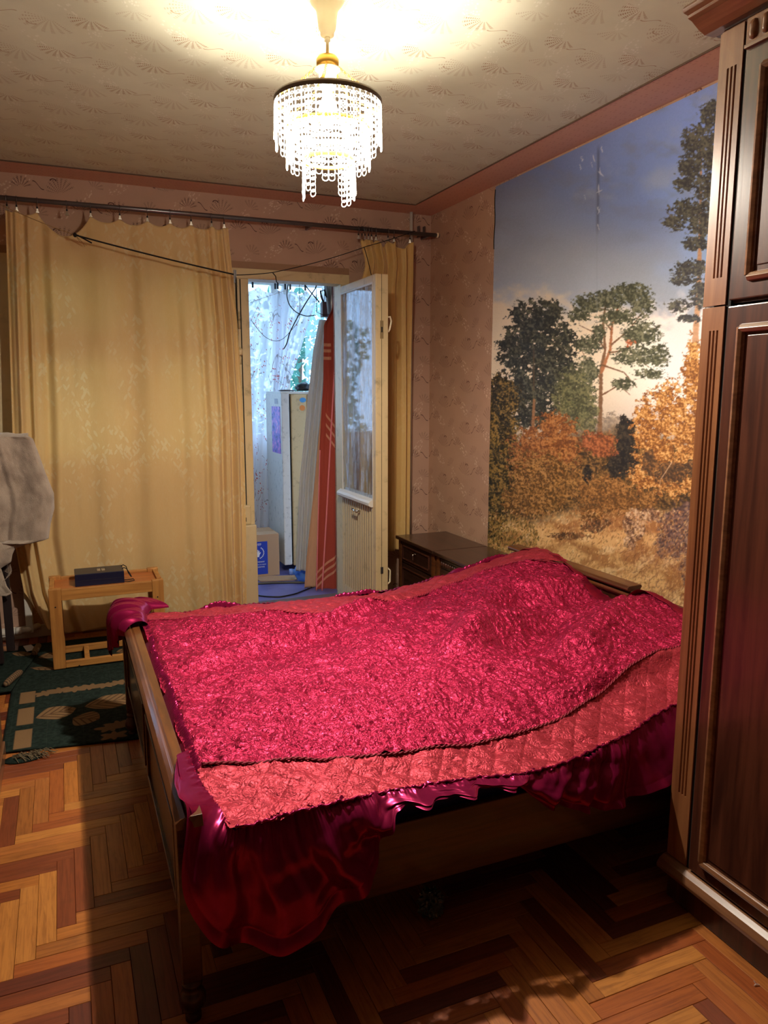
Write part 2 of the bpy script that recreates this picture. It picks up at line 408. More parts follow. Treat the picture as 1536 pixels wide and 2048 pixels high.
struct(MB().box(XL - .1, XR + .1, YB - .1, YF + .12, H, H + .1).build('ceiling', WPC))
BW = .217
struct(MB().box(XL, XR, YF - BW, YF, H - .004, H + .001).build('trim_1', BORDER))
struct(MB().box(XR - BW, XR, YB, YF - BW, H - .004, H + .001).build('trim_2', BORDER))
for i, pts in enumerate(([(XL, YF - BW, H - .003), (XR - BW, YF - BW, H - .003)], [(XR - BW, YF - BW, H - .003), (XR - BW, YB, H - .003)])):
    struct(MB().tube(pts, .0035, 6).build('trim_%d' % (3 + i), dirt('seam_line_%d' % i, srgb(96, 74, 56), .8)))
struct(MB().box(XR, XR + .12, YB, YF + .12, 0, H).build('wall_right', WP))
WPD = wallpaper('wallpaper_unseen_dark', 'xz', srgb(112, 84, 66), srgb(60, 38, 30), srgb(134, 106, 86), .29, .256)  # unseen walls papered darker to cut the light they bounce back
struct(MB().box(XL - .12, XL, YB, YF, 0, H).build('wall_left', WPD))
struct(MB().box(XL, XR, YB - .12, YB, 0, H).build('wall_back', WPD))
# far wall: window opening x -.30..0.98 (z .92..2.17), door opening x .99..1.70
WX0, WX1, WZ0, WZ1 = -.62, .90, .98, 2.16; DX0, DX1, DZ1 = .985, 1.735, 2.165; WT = .30
b = MB().box(XL, WX0, YF, YF + WT, 0, H).box(WX0, DX0, YF, YF + WT, 0, WZ0).box(WX0, DX1, YF, YF + WT, DZ1, H).box(WX1, DX0, YF + .03, YF + WT, WZ0, DZ1).box(DX1, XR, YF, YF + WT, 0, H)
struct(b.build('wall_far', WPF))
# paint band (plaster reveal) above frames
struct(MB().box(WX0, DX1, YF - .006, YF + .05, 2.135, 2.175).build('trim_5', dirt('reveal_paint', srgb(150, 112, 82), .6)))
# window in far wall
wf = struct(MB().box(WX0, WX1, YF + .01, YF + .08, WZ1 - .06, WZ1).box(WX0, WX1, YF + .01, YF + .08, WZ0, WZ0 + .05).box(WX0, WX0 + .05, YF + .01, YF + .08, WZ0 + .05, WZ1 - .06).box(WX1 - .05, WX1, YF + .01, YF + .08, WZ0 + .05, WZ1 - .06).build('window_1', CREAMPAINT, bevel=.003))
def sash(x0, x1, z0, z1):
    s = MB().box(x0, x1, YF + .02, YF + .07, z1 - .05, z1).box(x0, x1, YF + .02, YF + .07, z0, z0 + .06).box(x0, x0 + .055, YF + .02, YF + .07, z0 + .06, z1 - .05).box(x1 - .055, x1, YF + .02, YF + .07, z0 + .06, z1 - .05).build('sash', CREAMPAINT, wf, bevel=.003)
    MB().box(x0 + .05, x1 - .05, YF + .043, YF + .047, z0 + .05, z1 - .05).build('window_pane', GLASS, s)
MB().box(-.345, -.205, YF - .004, YF + .085, WZ0, WZ1).build('mullion', CREAMPAINT, wf, bevel=.003)
for (a_, b_) in ((WX0 + .05, -.345), (-.205, .355), (.405, WX1 - .05)):
    sash(a_, b_, WZ0 + .05, 1.66); sash(a_, b_, 1.68, WZ1 - .06)
MB().box(.355, .405, YF + .0, YF + .085, WZ0, WZ1).build('mullion', CREAMPAINT, wf, bevel=.003)
MB().box(WX0 - .03, WX1 + .03, YF - .10, YF + .03, WZ0 - .035, WZ0).build('window_sill', WHITEPAINT, wf, bevel=.006)
# baseboard + wall bits under window
struct(MB().box(XL, DX0 - .03, YF - .018, YF, 0, .07).build('baseboard_far', WHITEPAINT, bevel=.004))
struct(MB().box(XR - .018, XR, YB, YF, 0, .07).build('baseboard_right', CREAMPAINT, bevel=.004))
struct(MB().box(-.262, -.225, YF - .09, YF, 0.05, WZ0 - .04).build('trim_6', WHITEPAINT, bevel=.004))

# door frame of balcony door
df = struct(MB().box(DX0, 1.085, YF - .01, YF + .11, .10, 2.075).build('door_1', CREAM2, bevel=.004))
MB().box(DX0, DX1, YF - .012, YF + .11, 2.075, 2.135).build('head', CREAM2, df, bevel=.004)
MB().box(1.675, DX1, YF - .01, YF + .11, 0, 2.075).build('jamb', CREAM2, df, bevel=.004)
MB().box(1.004, 1.014, YF - .016, YF, .7, 2.07).build('groove', DARKGAP, df)
MB().box(1.03, 1.036, YF - .014, YF, .62, 2.07).build('groove', DARKGAP, df)
MB().box(1.074, 1.089, YF + .02, YF + .115, .06, 1.52).build('gap', DARKGAP, df)
for z in (1.83, 1.62, 1.42, .98):
    MB().tube([(1.020, YF - .018, z - .05), (1.020, YF - .018, z - .002)], .007, 8).tube([(1.020, YF - .018, z + .002), (1.020, YF - .018, z + .05)], .0075, 8).build('hinge', CREAM2, df, smooth=True)
MB().lathe([(.012, 0), (.018, .01), (.018, .03), (.01, .045)], (1.018, YF - .022, 1.62), 12).build('hinge_knob', CREAM2, df, smooth=True)
MB().box(.962, 1.084, YF - .055, YF + .02, .0, .575).build('lower_jamb_block', CREAMPAINT, df, bevel=.006)
MB().box(.975, 1.02, YF - .058, YF - .03, .60, .625).build('latch_gap', DARKGAP, df)
MB().box(.975, 1.06, YF - .03, YF + .05, .575, .70).build('jamb_step', CREAM2, df, bevel=.012)
MB().box(1.05, DX1, YF - .01, YF + .11, 0, .03).build('threshold', dirt('threshold_wood', srgb(96, 84, 84), .6), df, bevel=.004)

# door leaf: hinged on right jamb, opened a quarter turn into the room
dl = struct(thing('door_2', (1.665, YF, 0), None, None))
LX0, LX1, LY0, LY1, LZ0, LZ1 = 1.660, 1.738, 4.0, 4.598, .05, 2.055
b = MB().box(LX0, LX1, LY0, LY0 + .045, LZ0, LZ1).box(LX0, LX1, LY1 - .03, LY1, LZ0, LZ1).box(LX0, LX1, LY0 + .045, LY1 - .03, LZ1 - .04, LZ1).box(LX0, LX1, LY0 + .045, LY1 - .03, LZ0, LZ0 + .09)
b.build('leaf_frame', CREAM2, dl, bevel=.004)
gb = MB()
for (y0, y1, z0, z1) in ((LY0 + .040, LY0 + .050, .77, LZ1 - .04), (LY1 - .036, LY1 - .028, .77, LZ1 - .04), (LY0 + .045, LY1 - .03, LZ1 - .052, LZ1 - .04)): gb.box(LX0 - .003, LX0 + .006, y0, y1, z0, z1)
gb.build('glazing_bead', WHITEPAINT, dl, bevel=.003)
MB().box(LX0 + .003, LX0 + .006, LY0 + .044, LY1 - .029, .74, LZ1 - .039).build('glass_pane', HAZED, dl)
MB().prism([(LX0 - .028, .735), (LX0 - .028, .75), (LX0 - .018, .762), (LX0 + .02, .785), (LX0 + .04, .785), (LX0 + .04, .725), (LX0 - .01, .725)], 'y', LY0 + .045, LY1 + .01).build('weather_sill', WHITEPAINT, dl, bevel=.002)
BB = dirt('beadboard_paint', srgb(196, 178, 142), .5, .4, 16, .2, .62)
n = 14
for i in range(n):
    y0 = LY0 + .045 + (LY1 - LY0 - .075) * i / n; y1 = LY0 + .045 + (LY1 - LY0 - .075) * (i + 1) / n; w_ = (y1 - y0) / 2 - .0045; ym = (y0 + y1) / 2
    MB().prism([(LX0 + .006 - .008 * math.sin(a), ym + w_ * math.cos(a)) for a in np.linspace(0, PI, 9)], 'z', LZ0 + .02, .727).build('board', BB, dl)
MB().box(LX0 + .004, LX0 + .03, LY0 + .045, LY1 - .03, LZ0 + .02, .735).build('backing_panel', dirt('groove_brown', srgb(92, 72, 46), .7), dl)  # backing browner than the boards, so the grooves read dark
p = at(718, 1022, 'x', LX0 - .01)
MB().tube([(LX0, p[1], p[2]), (LX0 - .03, p[1], p[2])], .006, 8).tube([(LX0 - .03, p[1] - .012, p[2] - .004), (LX0 - .032, p[1] + .07, p[2] + .006)], .006, 8).build('handle', CHROME, dl, smooth=True)
MB().box(LX0 + .028, LX0 + .048, LY0 - .002, LY0 + .002, 1.70, 1.80).build('lock_plate', dirt('aged_steel', srgb(150, 128, 90), .4, .5, 60, metal=.3), dl)
MB().box(LX0 + .034, LX0 + .042, LY0 - .004, LY0, 1.735, 1.765).build('keyhole', DARKGAP, dl)
MB().box(LX0 + .03, LX0 + .046, LY0 - .003, LY0 + .001, .33, .37).build('lower_bolt', METAL, dl)
hnd = MB().tube([(LX1, 4.02, 1.82), (LX1 + .02, 4.02, 1.825), (LX1 + .028, 4.02, 1.80), (LX1 + .018, 4.02, 1.755), (LX1 + .008, 4.02, 1.74)], .0055, 8); hnd.build('back_handle', CREAMPL, dl, smooth=True)
MB().tube([(LX1, 4.02, .36), (LX1 + .022, 4.02, .34), (LX1 + .022, 4.02, .27), (LX1, 4.02, .25)], .0055, 8).build('back_handle', CREAMPL, dl, smooth=True)
MB().box(LX0 + .036, LX0 + .038, LY0 - .0015, LY0 + .002, LZ0, LZ1).build('leaf_joint', DARKGAP, dl)

# ---------------- balcony (loggia)
BY1 = 6.25; BX0, BX1 = XL - .1, 3.0
BALF = Mat('blue_linoleum', srgb(96, 96, 150), .45); BALF.color(BALF.mix(BALF.noise(BALF.xyz(), 5, 5).ss(.45, .7), srgb(104, 102, 158), srgb(78, 76, 128)))
struct(MB().box(BX0, BX1, YF + .115, BY1, -.1, 0).build('floor_balcony', BALF))
struct(MB().box(BX0, BX1, YF + WT, BY1 + .1, 2.42, 2.5).build('ceiling_balcony', BALCWHITE))
struct(MB().box(BX0 - .1, BX0, YF + WT, BY1 + .1, 0, 2.42).build('wall_balcony_left', BALCWHITE))
struct(MB().box(BX1, BX1 + .1, YF + WT, BY1 + .1, 0, 2.42).build('wall_balcony_right', BALCWHITE))
struct(MB().box(BX0, BX1, BY1, BY1 + .1, 0, 1.0).build('wall_balcony_outer', dirt('balcony_parapet', srgb(205, 205, 200), .6)))
bw = struct(MB().box(BX0, BX1, BY1 + .01, BY1 + .07, 1.0, 1.05).box(BX0, BX1, BY1 + .01, BY1 + .07, 2.28, 2.42).build('window_2', BALCWHITE, bevel=.004))
xs = [BX0, -.5, .35, 1.0, 1.66, 1.76, 2.45, BX1 - .05]
for x in xs: MB().box(x, x + .05, BY1 + .005, BY1 + .075, 1.05, 2.28).build('window_post', BALCWHITE, bw, bevel=.004)
for x0, x1 in zip(xs[:-1], xs[1:]): MB().box(x0 + .045, x1 + .005, BY1 + .038, BY1 + .042, 1.05, 2.28).build('window_pane', GLASS, bw)

# ================================================================== MURAL (flat print)
CX0, CY0, CW, CH = 960, 130, 490, 1110
yy, xx = np.mgrid[0:CH, 0:CW].astype(float); xx += CX0; yy += CY0
def c3(r, g, b): return np.array([r, g, b], float)
def lerp(a, b, t): return a + (b - a) * t[..., None]
nz = fbm(xx / 120, yy / 90, 1, 5); n2 = fbm(xx / 45 + .3 * nz * 6, yy / 30, 11, 5); n3 = fbm(xx / 260, yy / 200, 21, 3)
tl = np.clip((xx - 985) / 430, 0, 1)
sky = lerp(np.broadcast_to(c3(86, 98, 132), xx.shape + (3,)), np.broadcast_to(c3(124, 150, 216), xx.shape + (3,)), tl)
sky = lerp(sky, np.broadcast_to(c3(150, 160, 176), xx.shape + (3,)), sstep(330, 600, yy + (n3 - .5) * 160))
sky = lerp(sky, np.broadcast_to(c3(146, 178, 236), xx.shape + (3,)), sstep(1270, 1420, xx + (nz - .5) * 150) * sstep(280, 420, yy) * sstep(620, 520, yy) * .8)
sky = lerp(sky, np.broadcast_to(c3(112, 112, 116), xx.shape + (3,)), sstep(.45, .9, n2) * sstep(600, 300, yy) * .35)
sky = lerp(sky, np.broadcast_to(c3(165, 170, 180), xx.shape + (3,)), sstep(.55, .75, nz) * .35)
cl = sstep(575, 625, yy + (n2 - .5) * 90 - (xx - 1000) * .06)
sky = lerp(sky, lerp(np.broadcast_to(c3(208, 192, 168), xx.shape + (3,)), np.broadcast_to(c3(236, 226, 224), xx.shape + (3,)), sstep(1150, 1400, xx)), cl)
sky = lerp(sky, np.broadcast_to(c3(150, 140, 130), xx.shape + (3,)), sstep(760, 880, yy) * .6)
cv = sky.copy()
def dabs(n, px, py, ln, wd, cols, ang=None, alpha=.9, jit=18, r=rng):
    """px,py arrays of centres: elongated strokes"""
    for k in range(n):
        x, y = px[k], py[k]; L = ln * r.uniform(.5, 1.3); w = wd * r.uniform(.6, 1.2)
        a = r.uniform(0, PI) if ang is None else ang + r.normal(0, .5)
        R = int(max(L, w)) + 2; x0, x1 = int(x - R - CX0), int(x + R - CX0) + 1; y0, y1 = int(y - R - CY0), int(y + R - CY0) + 1
        x0 = max(x0, 0); y0 = max(y0, 0); x1 = min(x1, CW); y1 = min(y1, CH)
        if x1 <= x0 or y1 <= y0: continue
        X = xx[y0:y1, x0:x1] - x; Y = yy[y0:y1, x0:x1] - y; ca, sa = math.cos(a), math.sin(a)
        d = ((X * ca + Y * sa) / L) ** 2 + ((Y * ca - X * sa) / w) ** 2
        al = np.clip(1.4 - d * 1.2, 0, 1)[..., None] * alpha
        c = cols[r.integers(len(cols))] + r.normal(0, jit)
        cv[y0:y1, x0:x1] = cv[y0:y1, x0:x1] * (1 - al) + c * al
def blob(n, cx, cy, rx, ry, ln, wd, cols, ang=None, alpha=.9, jit=12, pw=.6):
    t = rng.uniform(0, 2 * PI, n); q = rng.random(n) ** pw
    dabs(n, cx + np.cos(t) * q * rx, cy + np.sin(t) * q * ry, ln, wd, cols, ang, alpha, jit)
def pathline(pts, w0, w1, col, jit=8):
    P = np.array(pts, float); d = np.r_[0, np.cumsum(np.hypot(*np.diff(P, axis=0).T))]; m = int(d[-1] / 1.2) + 2; t = np.linspace(0, d[-1], m)
    X = np.interp(t, d, P[:, 0]); Y = np.interp(t, d, P[:, 1])
    for k in range(m):
        w = w0 + (w1 - w0) * k / m; dabs(1, [X[k]], [Y[k]], w, w, [col], 0, .85, jit)
DK = [c3(50, 50, 42), c3(62, 62, 48), c3(40, 40, 38), c3(84, 84, 62), c3(100, 98, 74)]
OL = [c3(86, 92, 58), c3(112, 116, 74), c3(64, 68, 46), c3(136, 134, 92), c3(50, 54, 40)]
BR = c3(120, 84, 56)
def shade(seed, d, m_, l, sc=3.2, warm=0):
    n = fbm(xx / sc, yy / sc, seed, 3, .65); g = fbm(xx / 16, yy / 13, seed + 3, 3)
    em = fbm((xx - 2) / 5, (yy + 2) / 5, seed + 5, 3) - fbm((xx + 1) / 5, (yy - 1) / 5, seed + 5, 3)
    t = np.clip((n - .5) * 2.2 + .42 + (g - .5) * 1.1 + em * 1.2, 0, 1)
    a = lerp(np.broadcast_to(c3(*d), xx.shape + (3,)), np.broadcast_to(c3(*m_), xx.shape + (3,)), sstep(0, .5, t))
    return lerp(a, np.broadcast_to(c3(*l), xx.shape + (3,)), sstep(.5, 1, t))
def foliage(blobs, seed, d, m_, l, k=1.3, sc=6.5, asp=.8, alpha=1.0, soft=.12, csc=3.2):
    global cv
    F = np.full(xx.shape, -9.0)
    for (x, y, rx, ry) in blobs: F = np.maximum(F, 1 - ((xx - x) / rx) ** 2 - ((yy - y) / ry) ** 2)
    n = fbm(xx / sc, yy / (sc * asp), seed, 5, .68); mask = sstep(0, soft, np.clip(F, -3, .75) + (n - .5) * 2 * k)
    cv = lerp(cv, shade(seed + 20, d, m_, l, csc), mask * alpha)
LG = [c3(110, 92, 40), c3(74, 64, 32), c3(140, 110, 48), c3(54, 50, 30), c3(164, 124, 56)]
cv = np.clip(cv * 1.13 + 4, 0, 246)
# distant treeline
foliage([(1195, 870, 80, 40), (1170, 850, 30, 40), (1225, 860, 30, 34)], 700, (96, 84, 76), (128, 110, 90), (160, 140, 116), 1.2, 6, .6, .6)
# left dark pine
foliage([(1070, 655, 52, 52), (1100, 700, 56, 70), (1035, 705, 38, 50), (1070, 780, 62, 60), (1118, 760, 36, 56), (1045, 635, 26, 30), (1095, 625, 34, 26), (1066, 830, 46, 30)], 710, (36, 38, 36), (58, 60, 50), (94, 94, 74), 1.6, 9, .8)
pathline([(1070, 800), (1068, 840), (1067, 880)], 3, 3.6, c3(150, 108, 70)); pathline([(1069, 700), (1069, 780)], 1.2, 1.8, c3(92, 76, 56))
# middle pine
pathline([(1200, 890), (1203, 800), (1204, 740), (1212, 700), (1208, 640), (1215, 600)], 5.5, 2, c3(132, 98, 70))
pathline([(1204, 745), (1222, 700), (1226, 650), (1240, 610)], 4, 1.8, c3(176, 116, 78))
for q in (((1212, 700), (1190, 665), (1160, 650)), ((1224, 690), (1260, 660), (1290, 620)), ((1222, 705), (1262, 700), (1300, 735)), ((1205, 760), (1180, 730), (1165, 700)), ((1206, 730), (1250, 745), (1275, 775)), ((1206, 790), (1240, 770), (1262, 790)), ((1215, 620), (1180, 612)), ((1224, 660), (1200, 630))): pathline(q, 2.2, 1, BR)
foliage([(1262, 585, 42, 20), (1225, 598, 44, 20), (1182, 608, 34, 18), (1160, 630, 22, 14), (1288, 610, 24, 24), (1240, 635, 42, 16), (1285, 668, 38, 26), (1318, 712, 24, 24), (1272, 712, 44, 20), (1180, 690, 26, 18), (1176, 742, 24, 30), (1300, 748, 30, 10), (1248, 768, 24, 12), (1155, 790, 34, 60), (1200, 665, 14, 20)], 720, (56, 60, 42), (90, 92, 68), (132, 132, 104), 1.6, 5.5, .7, .95)
foliage([(1150, 800, 40, 64), (1176, 820, 22, 60)], 724, (64, 66, 46), (100, 102, 68), (138, 134, 92), 1.5, 7, .8, .85)
dabs(12, rng.normal(1262, 4, 12), rng.normal(688, 4, 12), 4, 2, [c3(200, 110, 70)], None)
# right tall pine
pathline([(1404, 300), (1402, 470), (1398, 600), (1394, 650), (1388, 760)], 2, 7, c3(206, 160, 124))
foliage([(1424, 230, 24, 30), (1396, 278, 30, 30), (1425, 300, 34, 50), (1385, 335, 28, 32), (1420, 375, 38, 40), (1372, 368, 24, 16), (1378, 420, 38, 22), (1350, 446, 26, 15), (1408, 440, 34, 40), (1395, 487, 28, 14), (1385, 540, 38, 20), (1368, 562, 26, 10), (1360, 612, 26, 14), (1402, 588, 22, 28), (1380, 637, 24, 9)], 730, (66, 66, 70), (90, 90, 86), (122, 120, 104), 1.6, 7, .7)
# undergrowth
land = sstep(850, 880, yy + (n2 - .5) * 50 - np.abs(xx - 1195) * .14)
cv = lerp(cv, shade(735, (60, 46, 30), (104, 78, 44), (150, 112, 62), 3.2), land)
gr = lerp(np.broadcast_to(c3(176, 122, 72), xx.shape + (3,)), np.broadcast_to(c3(236, 190, 128), xx.shape + (3,)), sstep(.35, .65, n2))
gr = lerp(gr, np.broadcast_to(c3(250, 218, 166), xx.shape + (3,)), sstep(.5, .7, fbm(xx / 30 + yy / 40, yy / 22, 741, 4)) * .7)
cv = lerp(cv, gr, sstep(1005, 1040, yy + (nz - .5) * 60 + (xx - 1200) * .10))
foliage([(1000, 800, 44, 50), (998, 880, 46, 90), (984, 990, 32, 110), (1012, 965, 30, 60)], 750, (40, 38, 28), (92, 78, 42), (158, 126, 62), 1.0, 6, 1.1, 1, .12, 2.6)
foliage([(1110, 862, 44, 38), (1082, 905, 60, 52), (1130, 900, 34, 40)], 760, (112, 66, 34), (150, 92, 46), (188, 130, 72), 1.6, 7, .9, 1, .12, 2.4)
foliage([(1080, 950, 66, 44), (1120, 965, 52, 44), (1060, 1000, 60, 30), (1160, 960, 22, 26)], 765, (92, 66, 34), (138, 98, 50), (182, 136, 76), 1.6, 7, .9, 1, .12, 2.4)
foliage([(1250, 880, 17, 50), (1266, 900, 14, 62), (1238, 935, 22, 32), (1176, 948, 10, 18)], 770, (30, 28, 28), (46, 42, 36), (74, 64, 50), .9, 7, 1.4)
foliage([(1206, 890, 30, 22), (1180, 884, 18, 22), (1210, 905, 26, 10)], 775, (110, 62, 38), (156, 88, 50), (190, 116, 70), 1.7, 6, .7)
foliage([(1215, 985, 54, 34), (1250, 1008, 46, 26), (1186, 1025, 30, 22), (1290, 1000, 24, 20)], 780, (100, 70, 36), (144, 98, 50), (186, 136, 76), 1.7, 6, .9, 1, .12, 2.4)
foliage([(1300, 850, 34, 60), (1345, 830, 42, 66), (1388, 760, 26, 80), (1378, 880, 40, 66), (1322, 915, 48, 34), (1398, 840, 26, 130), (1352, 965, 50, 30), (1292, 950, 30, 30), (1386, 712, 12, 34)], 790, (128, 78, 38), (190, 128, 62), (236, 186, 118), 1.6, 7, .9, 1, .12, 2.4)
foliage([(1345, 945, 40, 26), (1300, 925, 16, 26), (1390, 930, 18, 16)], 795, (58, 44, 36), (92, 68, 46), (150, 104, 60), 1.3, 6, .9, .85)
# rock
foliage([(1380, 1056, 62, 58), (1404, 1120, 44, 80), (1350, 1085, 40, 34)], 800, (74, 56, 60), (112, 86, 84), (150, 118, 108), .8, 10, .8, .9, .3, 4)
foliage([(1272, 1048, 24, 32), (1300, 1030, 22, 14), (1262, 1085, 14, 16)], 810, (92, 66, 54), (176, 136, 106), (236, 206, 170), .7, 6, .8, .9, .1, 4.5)
foliage([(1190, 1052, 26, 14), (1140, 1072, 40, 8), (1215, 1045, 14, 8)], 820, (70, 50, 38), (110, 74, 48), (160, 104, 64), 1.2, 6, .6, .85)
# grass strokes + pebble speckle
n = 5200; gx = rng.uniform(975, 1430, n); gy = rng.uniform(1020, 1235, n)
dabs(n, gx, gy, 3.6, 1.0, [c3(222, 176, 112), c3(246, 206, 146), c3(140, 92, 54), c3(176, 120, 68), c3(206, 140, 84)], -1.2, .65, 18)
blob(1200, 1020, 1080, 60, 50, 3.5, 1.2, LG + [c3(190, 150, 84)] * 3, -1.3, .6, 12)
n = 900; dabs(n, rng.uniform(1240, 1420, n), rng.uniform(1090, 1225, n), 7, .8, [c3(214, 164, 106), c3(170, 112, 72), c3(130, 84, 62)], -1.0, .6, 12)
for q in (((1300, 1010), (1330, 1060), (1350, 1120), (1372, 1170)), ((1318, 1040), (1312, 1015)), ((1330, 1060), (1345, 1025)), ((1345, 1100), (1368, 1075)), ((1350, 1120), (1375, 1110)), ((1338, 1080), (1315, 1070)), ((1360, 1140), (1330, 1120)), ((1290, 1040), (1320, 1090), (1340, 1150))): pathline(q, 1.0, .6, c3(190, 140, 104))
pathline(((1345, 925), (1322, 960), (1320, 985)), 1.4, .7, c3(220, 180, 140))
cv = cv + (rng.random((CH, CW, 1)) - .5) * 10
# peeled white flakes along paper joint
cv = lerp(cv, np.broadcast_to(c3(72, 78, 104), xx.shape + (3,)), sstep(5, 0, np.abs(xx - 1199 + (yy - 300) * .012)) * sstep(285, 310, yy) * sstep(480, 440, yy) * .55)
for (x, y, l) in ((1203, 345, 16), (1200, 380, 22), (1199, 420, 12), (1190, 318, 8), (1166, 318, 10), (1186, 330, 5), (1206, 300, 6), (1199, 455, 8), (1163, 335, 4), (1172, 395, 3)): dabs(3, [x, x + 1, x - 1], [y, y + 3, y - 4], l * .5, 1.3, [c3(200, 205, 220)], PI / 2, .9, 5)
cv = lerp(cv, np.broadcast_to(c3(150, 160, 180), xx.shape + (3,)), sstep(1.6, 0, np.abs(xx - 1196)) * sstep(300, 340, yy) * sstep(660, 600, yy) * .35)
cv = np.clip(cv, 4, 250)
lin = np.where(cv / 255 <= .04045, cv / 255 / 12.92, ((cv / 255 + .055) / 1.055) ** 2.4)
MY0, MY1, MZ0, MZ1 = 2.15, 3.815, .40, 2.535; gu, gv = 400, 860
GY, GZ = np.meshgrid(np.linspace(MY1, MY0, gu), np.linspace(MZ0, MZ1, gv), indexing='ij')
D = np.stack([np.full_like(GY, XR), GY, GZ], -1) - CP; zz = D @ _fw
U = np.clip(768 + FPX * (D @ _r) / zz - CX0, 0, CW - 1.001); V = np.clip(1024 - FPX * (D @ _up) / zz - CY0, 0, CH - 1.001)
ui = U.astype(int); vi = V.astype(int); fu_ = (U - ui)[..., None]; fv_ = (V - vi)[..., None]
cc = (lin[vi, ui] * (1 - fu_) + lin[vi, ui + 1] * fu_) * (1 - fv_) + (lin[vi + 1, ui] * (1 - fu_) + lin[vi + 1, ui + 1] * fu_) * fv_
MUR_GAIN = 1.0
mm_ = Mat('mural_print', (.5, .5, .5, 1), .62); a = mm_.nt.nodes.new('ShaderNodeAttribute'); a.attribute_name = 'print'; mm_.color(a.outputs['Color'])
mm_.bump(mm_.noise(mm_.xyz(), 18, 5, .6), .15, .004); MURAL = mm_.m
PX = XR - .003 - .004 * fbm(GY * 3, GZ * 2, 5, 3)
mural = grid('photo_mural', np.stack([PX, GY, GZ], -1), MURAL, None, True, np.clip(cc * MUR_GAIN, 0, .95))
tag(mural, 'large autumn pine forest photo mural pasted on the right wall', 'mural')
pk = MB()
pts = [(XR - .006, MY1 - .001, z) for z in np.linspace(2.52, 2.2, 8)]
MB().tube([(p[0], p[1] + .004 * math.sin(i * 1.3), p[2]) for i, p in enumerate(pts)], .003, 6).build('lifting_paper_edge', DARKGAP, mural)

# ================================================================== WARDROBE
WXF, WXB, WY1, WY0 = 1.486, 2.10, 1.455, .30
wd = thing('wardrobe', (1.8, .9, 0), 'tall dark brown wardrobe with fluted pilaster and raised panel doors', 'wardrobe')
MB().box(WXF + .012, WXB, WY0, WY1, .10, 1.606).build('lower_carcass', WARDW, wd, bevel=.003)
MB().box(WXF + .012, WXB, WY0, WY1, 1.610, 2.245).build('upper_carcass', WARDW, wd, bevel=.003)
MB().box(WXF + .03, WXB - .01, WY0 + .01, WY1 - .01, 1.60, 1.62).build('joint', DARKGAP, wd)
MB().box(WXF + .0, WXB, WY0, WY1 - .01, 0, .085).build('plinth', WARDW, wd, bevel=.003)
MB().prism([(WXF - .028, .086), (WXF - .03, .097), (WXF - .02, .112), (WXF - .006, .12), (WXF + .02, .125), (WXF + .02, .086)], 'y', WY0, WY1 + .004).build('base_moulding', WARDM, wd, bevel=.002)
def pilaster(z0, z1, f0, f1):
    y0, y1 = 1.383, 1.447; gs = [1.398, 1.409, 1.420]
    poly = [(WXF + .02, y0), (WXF, y0)]
    for g in gs: poly += [(WXF, g), (WXF + .005, g + .0015), (WXF + .005, g + .0045), (WXF, g + .006)]
    poly += [(WXF, y1), (WXF + .02, y1)]
    b = MB().prism([(p[0], p[1]) for p in poly], 'z', f0, f1).box(WXF, WXF + .02, y0, y1, z0, f0).box(WXF, WXF + .02, y0, y1, f1, z1)
    return b.build('pilaster', WARDP, wd)
pilaster(.125, 1.606, .32, 1.55); pilaster(1.610, 2.235, 1.675, 2.15)
MB().box(WXF + .004, WXF + .03, 1.447, WY1, .12, 1.606).box(WXF + .004, WXF + .03, 1.447, WY1, 1.610, 2.235).build('side_edge', WARDP, wd)
MB().box(WXF + .004, WXF + .02, 1.370, 1.383, .12, 2.23).build('door_gap', DARKGAP, wd)
def wdoor(y0, y1, z0, z1, pz0, pz1, py0, py1, drill):
    d = MB().box(WXF - .004, WXF + .018, y0, y1, z0, z1).build('door', WARDW, wd, bevel=.003)
    # raised frame moulding round a recessed field
    prof = [(0, 0), (.010, .004), (.016, .010), (.022, .006), (.028, -.001)]
    fb = MB()
    def bar(a, b_, horizontal):
        if horizontal: fb.prism([(WXF - .004, b_ - .014), (WXF - .012, b_ - .012), (WXF - .017, b_ - .004), (WXF - .012, b_ + .005), (WXF - .004, b_ + .008)], 'y', a[0], a[1])
        else: fb.prism([(WXF - .004, b_ - .012), (WXF - .012, b_ - .009), (WXF - .017, b_), (WXF - .012, b_ + .009), (WXF - .004, b_ + .012)], 'z', a[0], a[1])
    bar((py0, py1), pz0, True); bar((py0, py1), pz1, True); bar((pz0, pz1), py0, False); bar((pz0, pz1), py1, False)
    fb.build('panel_moulding', WARDM, d, bevel=.0015)
    MB().box(WXF - .0065, WXF - .003, py0 + .02, py1 - .02, pz0 + .02, pz1 - .02).build('door_field', WARDW, d, bevel=.0015)
    if drill:
        MB().box(WXF - .009, WXF - .002, y0, y1 - .002, z1 - .058, z1).build('frieze', WARDP, d, bevel=.001)
        MB().box(WXF - .014, WXF - .002, y0, y1 - .002, z1 - .064, z1 - .056).build('frieze_bead', WARDM, d, bevel=.001)
        k = 0; y = y1 - .022
        while y > y0 + .02:
            MB().lathe([(.001, 0), (.0105, .004), (.013, .012), (.0125, .03), (.010, .040), (.0005, .046)], (WXF - .006, y, z1 - .051), 10).build('frieze_stud', WARDM, d, smooth=True)
            y -= .034
    return d
for (y0, y1) in ((.84, 1.370), (.305, .835)):
    wdoor(y0, y1, .128, 1.603, .175, 1.552, y0 + .045, y1 - .045, False); wdoor(y0, y1, 1.617, 2.232, 1.668, 2.12, y0 + .06, y1 - .055, True)
